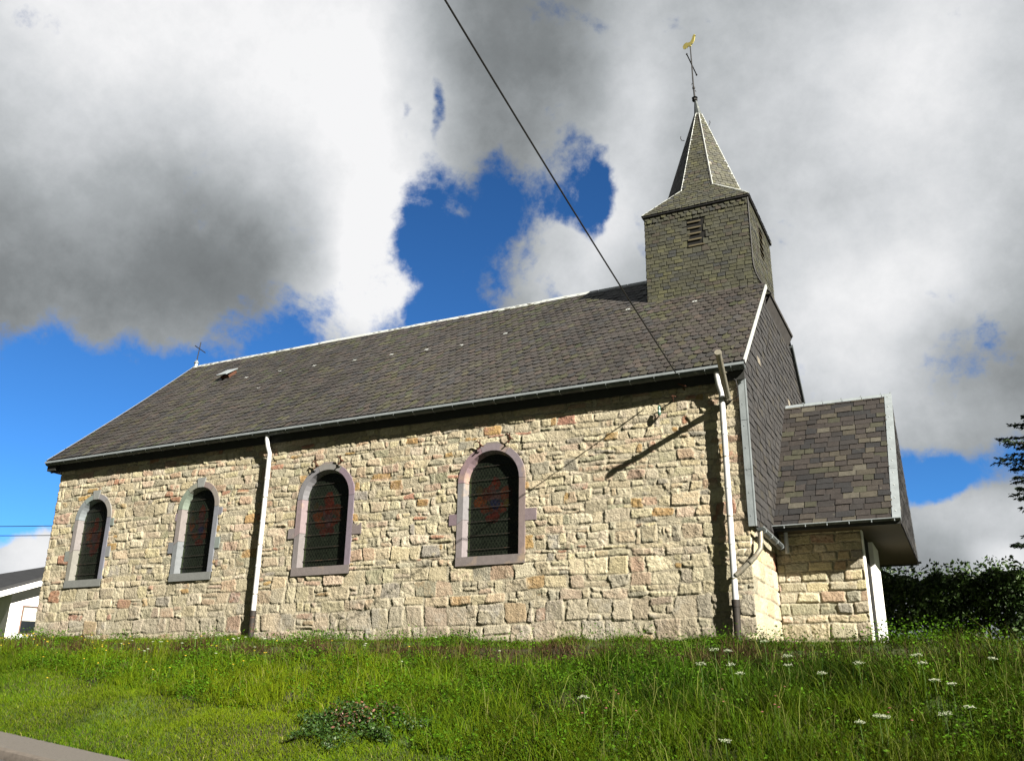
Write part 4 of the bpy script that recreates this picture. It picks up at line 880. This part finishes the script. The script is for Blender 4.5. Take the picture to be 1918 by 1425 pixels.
PP=np.array(PP); DD=np.array(DD); cc=np.array((.022,.042,.020))*r.uniform(.5,1.6,len(PP))[:,None]
V,F,CC=leaves(PP,DD,.042,.30,cc,9); bigmesh('crown',V,F,M['needle'],tr,CC)
# small garden shrub before the white house
gs=empty('garden_shrub',(-27.0,6.6,1.4),'small green shrub beside the white house wall at far left','shrub')
n=2500; Pg=r.normal(size=(n,3))*np.array((.30,.30,.16))+np.array((-26.75,7.3,1.75)); V,F,CC=leaves(Pg,None,.06,.5,np.array((.05,.10,.02))*r.uniform(.5,1.6,n)[:,None],3); bigmesh('foliage',V,F,M['leaf'],gs,CC)
k=MB(); 
for i in range(5): k.tube([(-26.4,6.9,1.3),(-26.4+.1*(i-2),6.9,1.9)],.015,5)
k.build('stem',M['bark'],gs)

# ------------------------------------------------------------------ grass
mowx=np.array([-30,-10.4,-9.37,-6.35,-4.64,-3.24,-2.18,0,3]); mowy=np.array([-3.2,-4.24,-4.49,-5.11,-5.25,-5.66,-6.04,-6.6,-8])
r=np.random.default_rng(21)
def gz(x,y): 
    ye=ye_(x); t=np.clip((y-ye)/(-1.5-ye),0,1); return H(x,y)+lumps(x,y)*np.clip(t*6,0,1)*(y<-1.3)
def sfield(x,y,f,ph):  # cheap smooth noise
    return (np.sin(f*x+ph+1.7*np.sin(f*.7*y+ph*2))*np.cos(f*1.1*y-ph+1.3*np.sin(f*.6*x+ph))+.5*np.sin(f*2.3*x-1.1*f*y+ph*3)*np.cos(f*1.9*y+f*.8*x))/1.5
def scatter(n,x0,x1,y0,y1):
    x=r.uniform(x0,x1,n); y=r.uniform(y0,y1,n)
    d=np.stack([x,y],1)-CAM[:2]; dep=d@cf[:2]/np.linalg.norm(cf[:2]); lat=d@np.array([cf[1],-cf[0]])/np.linalg.norm(cf[:2])
    k=(y>ye_(x)-.06)&(np.abs(lat)<dep*.66+1.0)&(dep>4)
    return x[k],y[k]
def blades(x,y,h,w,lean,cols,seed):
    rr=np.random.default_rng(seed); n=len(x); z=gz(x,y)-.02
    a=rr.uniform(0,2*np.pi,n); dx,dy=np.cos(a),np.sin(a); la=rr.uniform(0,2*np.pi,n); lx=np.cos(la)*lean*h-.10*h; ly=np.sin(la)*lean*h
    ww=w*.5
    B=np.stack([x,y,z],1); s=np.stack([dx*ww,dy*ww,np.zeros(n)],1)
    M1=B+np.stack([lx*.30,ly*.30,h*.55],1); T=B+np.stack([lx,ly,h*(1-.25*np.clip(lean,0,1))],1)
    V=np.stack([B-s,B+s,M1+s*.8,M1-s*.8,T],1).reshape(-1,3); i=np.arange(n)*5
    c=np.repeat(cols,5,0).reshape(n,5,3)
    return V,[np.stack([i,i+1,i+2,i+3],1),np.stack([i+3,i+2,i+4],1)],c.reshape(-1,3)
def grasscol(x,y,n):
    f1=sfield(x,y,1.1,.3); f2=sfield(x,y,3.1,2.0); f3=sfield(x,y,.5,4.)
    base=np.array((.058,.132,.004)); yel=np.array((.145,.190,.005)); dk=np.array((.010,.036,.003)); br=np.array((.070,.042,.022))
    u=np.clip(.42+.45*f1+.45*f2+r.normal(0,.25,n),0,1)[:,None]
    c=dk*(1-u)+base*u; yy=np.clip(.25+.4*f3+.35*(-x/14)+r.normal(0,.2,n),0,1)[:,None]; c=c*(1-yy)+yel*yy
    # scorched strip just below the crest
    s=np.exp(-((y+2.55+.2*f1)/.5)**2)*np.clip(.95+.5*f2,0,1)*np.clip(1-(x+1)/7,.35,1); bb=(r.random(n)<s*1.3)[:,None]
    c=np.where(bb,br*r.uniform(.4,1.2,n)[:,None],c)
    st_=(r.random(n)<.03)[:,None]; c=np.where(st_,np.array((.22,.21,.07))*r.uniform(.6,1.1,n)[:,None],c)
    return c*(1-.32*np.clip((x+2.5)/4,0,1))[:,None]  # right end of the bank darkened: shade put into the blade colour
VV=[];FF=[];CC=[];off=0
def push(V,Fl,c):
    global off
    VV.append(V); FF.append([f+off for f in Fl]); CC.append(c); off+=len(V)
# main blades
x,y=scatter(900000,-19,8,-8.2,-.9)
kd=(r.random(len(x))<np.clip(.55+.6*sfield(x,y,3.6,2.2)+.5*sfield(x,y,8.3,.4),.06,1))|(y<np.interp(x,mowx,mowy)); x,y=x[kd],y[kd]
n=len(x); mown=y<np.interp(x,mowx,mowy); f2=sfield(x,y,2.2,1.0); f4=sfield(x,y,.9,7.)
crest=np.exp(-((y+1.9)/.5)**2); 
h=np.where(mown,r.uniform(.04,.10,n),r.uniform(.08,.22,n)*(1+.35*f2)*(1+.5*np.clip((x+5)/8,0,1)))*(1-.50*crest)
h=np.where(y>-1.5,r.uniform(.05,.12,n),h); h*=1-.5*np.exp(-((y+2.6)/.55)**2)
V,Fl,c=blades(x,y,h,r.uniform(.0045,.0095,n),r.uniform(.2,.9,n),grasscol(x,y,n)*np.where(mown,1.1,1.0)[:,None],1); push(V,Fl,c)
# tufts of tall grass
x,y=scatter(110000,-17,8,-8.2,-2.4); k=(sfield(x,y,4.7,5.)>.12)&(y>np.interp(x,mowx,mowy)+.1); x,y=x[k],y[k]; n=len(x)
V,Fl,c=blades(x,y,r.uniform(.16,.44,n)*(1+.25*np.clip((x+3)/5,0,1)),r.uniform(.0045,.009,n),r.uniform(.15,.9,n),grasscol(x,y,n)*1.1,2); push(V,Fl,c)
# long seed stalks on the right
x,y=scatter(3000,-12,7,-7.5,-2.6); k=(r.random(len(x))<np.clip((x+9)/14,.08,.9))&(y>np.interp(x,mowx,mowy)); x,y=x[k],y[k]; n=len(x)
V,Fl,c=blades(x,y,r.uniform(.35,.70,n),np.full(n,.0045),r.uniform(.15,.8,n),np.array((.20,.22,.06))*r.uniform(.5,1.2,n)[:,None],3); push(V,Fl,c)
gr=bigmesh('grass',np.concatenate(VV),[np.concatenate([f[0] for f in FF]),np.concatenate([f[1] for f in FF])],M['grass'],None,np.concatenate(CC)); gr['kind']='stuff'; tag(gr,'rough uncut grass on the bank below the church','grass')
# broad leaved herbs among the grass
x,y=scatter(30000,-16,7,-8,-1.5); k=(sfield(x,y,1.9,8.)*.8+sfield(x,y,5.9,3.)*.5+r.uniform(-.5,.5,len(x))>.12)&((np.abs(y+2.6)>.45+.2*np.sin(3*x))|(r.random(len(x))<.12))&(y>np.interp(x,mowx,mowy)); x,y=x[k],y[k]; n=len(x); rep=12
xx=np.repeat(x,rep)+r.normal(0,.10,n*rep); yy=np.repeat(y,rep)+r.normal(0,.10,n*rep); zz=gz(xx,yy)+r.uniform(.02,.20,n*rep)*(1+.5*np.clip(xx/5,0,1))*np.repeat(r.uniform(.5,1.4,n),rep)
cc=np.repeat(r.uniform(.55,1.5,n),rep)[:,None]*np.array((.050,.118,.005))*r.uniform(.8,1.2,n*rep)[:,None]
D=r.normal(size=(n*rep,3)); D[:,2]*=.3
V,F,c=leaves(np.stack([xx,yy,zz],1),D,.019,.5,cc,4); o=bigmesh('weeds',V,F,M['grass'],None,c); o['kind']='stuff'; tag(o,'low broad leaved weeds growing through the grass of the bank','weeds')

# reddish tipped low shrub in the grass
sx,sy=-3.55,-5.55; szz=float(H(sx,sy))
sh_=empty('low_shrub',(sx,sy,szz),'low dark bramble bush with reddish tips in the grass below the third window','shrub')
n=3400; a=r.uniform(0,2*np.pi,n); q=r.random(n)**.6; X_=sx+q*np.cos(a)*(.85+.2*np.sin(a*5)); Y_=sy+q*np.sin(a)*(.46+.1*np.sin(a*7)); hh=.05+.26*(1-q*.8)*r.uniform(.2,1.15,n)*(1+.55*np.sin(X_*9+2)*np.cos(Y_*11)); P=np.stack([X_,Y_,H(X_,Y_)+hh],1)
tip=(hh>.17)&(r.random(n)<.30); cc=np.where(tip[:,None],np.array((.17,.075,.05)),np.array((.030,.072,.010)))*r.uniform(.5,1.4,n)[:,None]
V,F,c=leaves(P,None,.022,.5,cc,15); bigmesh('foliage',V,F,M['leaf'],sh_,c)
k=MB()
for i in range(9): aa=i*.7; k.tube([(sx,sy,szz-.05),(sx+.3*math.cos(aa),sy+.2*math.sin(aa),szz+.2)],.006,4)
k.build('stem',M['bark'],sh_)
# white umbels
UM=[(.18,-3.55,.69),(.33,-3.52,.70),(.18,-4.22,.47),(.53,-4.26,.45),(.66,-4.43,.39),(.72,-3.25,.77),(1.06,-3.72,.62),(1.09,-3.89,.56),(1.87,-4.17,.45),(1.53,-4.48,.35),(2.44,-3.91,.52),(2.5,-4.26,.40),(2.61,-4.63,.26),(2.76,-4.69,.24),(3.16,-3.91,.50),(2.68,-5.10,.08),(2.89,-5.04,.10),(2.13,-5.44,-.04),(2.18,-5.43,-.04),(.86,-6.11,-.29),(-.77,-5.47,.03),(1.98,-5.61,-.11)]
def umbel(seed,loc,head,st_):
    rr=random.Random(seed); s=MB(); hgt=st_; fl_=MB(); s.tube([(0,0,-.02),(.01,.01,hgt*.6),(0,0,hgt)],.004,4)
    for i in range(12):
        a=2*math.pi*i/12; rd=head*(.95 if i%2 else .5); p=(rd*math.cos(a),rd*math.sin(a),hgt+.03-4.0*rd*rd+rr.uniform(-.006,.008)); s.tube([(0,0,hgt),p],.002,3)
        for k in range(4): 
            q=(p[0]+rr.gauss(0,.009),p[1]+rr.gauss(0,.009),p[2]+rr.gauss(0,.006)); fl_.lathe(q,[(.001,-.003),(.0048,0),(.002,.003)],5)
    for j in range(0):
        a=rr.uniform(0,6.28); hx,hy,hz=.07*math.cos(a),.07*math.sin(a),hgt*rr.uniform(.72,1.05); s.tube([(0,0,hgt*.55),(hx,hy,hz)],.0025,3)
        for k in range(16): q=(hx+rr.gauss(0,.014),hy+rr.gauss(0,.014),hz+rr.gauss(0,.006)); fl_.lathe(q,[(.001,-.003),(.005,0),(.002,.004)],5)
    return s,fl_
for i,(x_,y_,zt) in enumerate(UM):
    z0_=float(gz(np.array(x_),np.array(y_))); rr=random.Random(i)
    e_0=empty('wildflower',(x_,y_,z0_),'white flat topped umbel flower standing in the grass of the bank','flower','white umbel flowers on the right of the bank')
    s,f=umbel(i,None,rr.uniform(.038,.058),.35*rr.uniform(.9,1.1))
    for mbx,nm,mt in ((s,'stem',M['stem']),(f,'flower_head',M['petal'])):
        mbx.v=[(p[0]+x_,p[1]+y_,p[2]+z0_) for p in mbx.v]; mbx.build(nm,mt,e_0)
# daisies and buttercups: one mesh, copied
def small_flower(name,lab,group,cat_,mt,spots,rad_,hgt):
    s=MB(); s.tube([(0,0,-.02),(.005,0,hgt)],.003,3); f=MB(); f.lathe((.005,0,hgt),[(.004,-.004),(rad_,0),(rad_*.8,.006),(.003,.009)],7)
    first=None
    for (x_,y_) in spots:
        z0_=float(gz(np.array(x_),np.array(y_)))
        if first is None:
            first=empty(name,(0,0,0),lab,cat_,group); s.build('stem',M['stem'],first); f.build('flower_head',mt,first); root=first; 
        else:
            root=first.copy(); C.objects.link(root)
            for chd in kids: c_=chd.copy(); C.objects.link(c_); c_.parent=root
        if root is first: kids=[o for o in bpy.data.objects if o.parent is first]
        root.location=(x_,y_,z0_)
rr=random.Random(77)
DS=[(-9.2+rr.gauss(0,1.0),-2.75+rr.gauss(0,.35)) for _ in range(26)]+[(-6+rr.uniform(-2,3),-3+rr.gauss(0,.4)) for _ in range(7)]
small_flower('daisy','small white daisy in the grass below the church wall','white daisies on the left of the bank','flower',M['petal'],DS,.024,.20)
BS=[(-14+rr.gauss(0,1.6),-2.7+rr.gauss(0,.35)) for _ in range(40)]+[(-9+rr.gauss(0,2.0),-3.5+rr.gauss(0,.5)) for _ in range(34)]
small_flower('buttercup','small yellow flower in the grass at the left of the bank','yellow flowers on the left of the bank','flower',M['yellow'],BS,.017,.20)
PK=[(rr.uniform(-1.5,2.4),rr.uniform(-5.4,-4.2)) for _ in range(16)]
small_flower('clover_flower','small pink flower low in the grass at the right of the bank','pink flowers on the right of the bank','flower',M['pink'],PK,.016,.2)
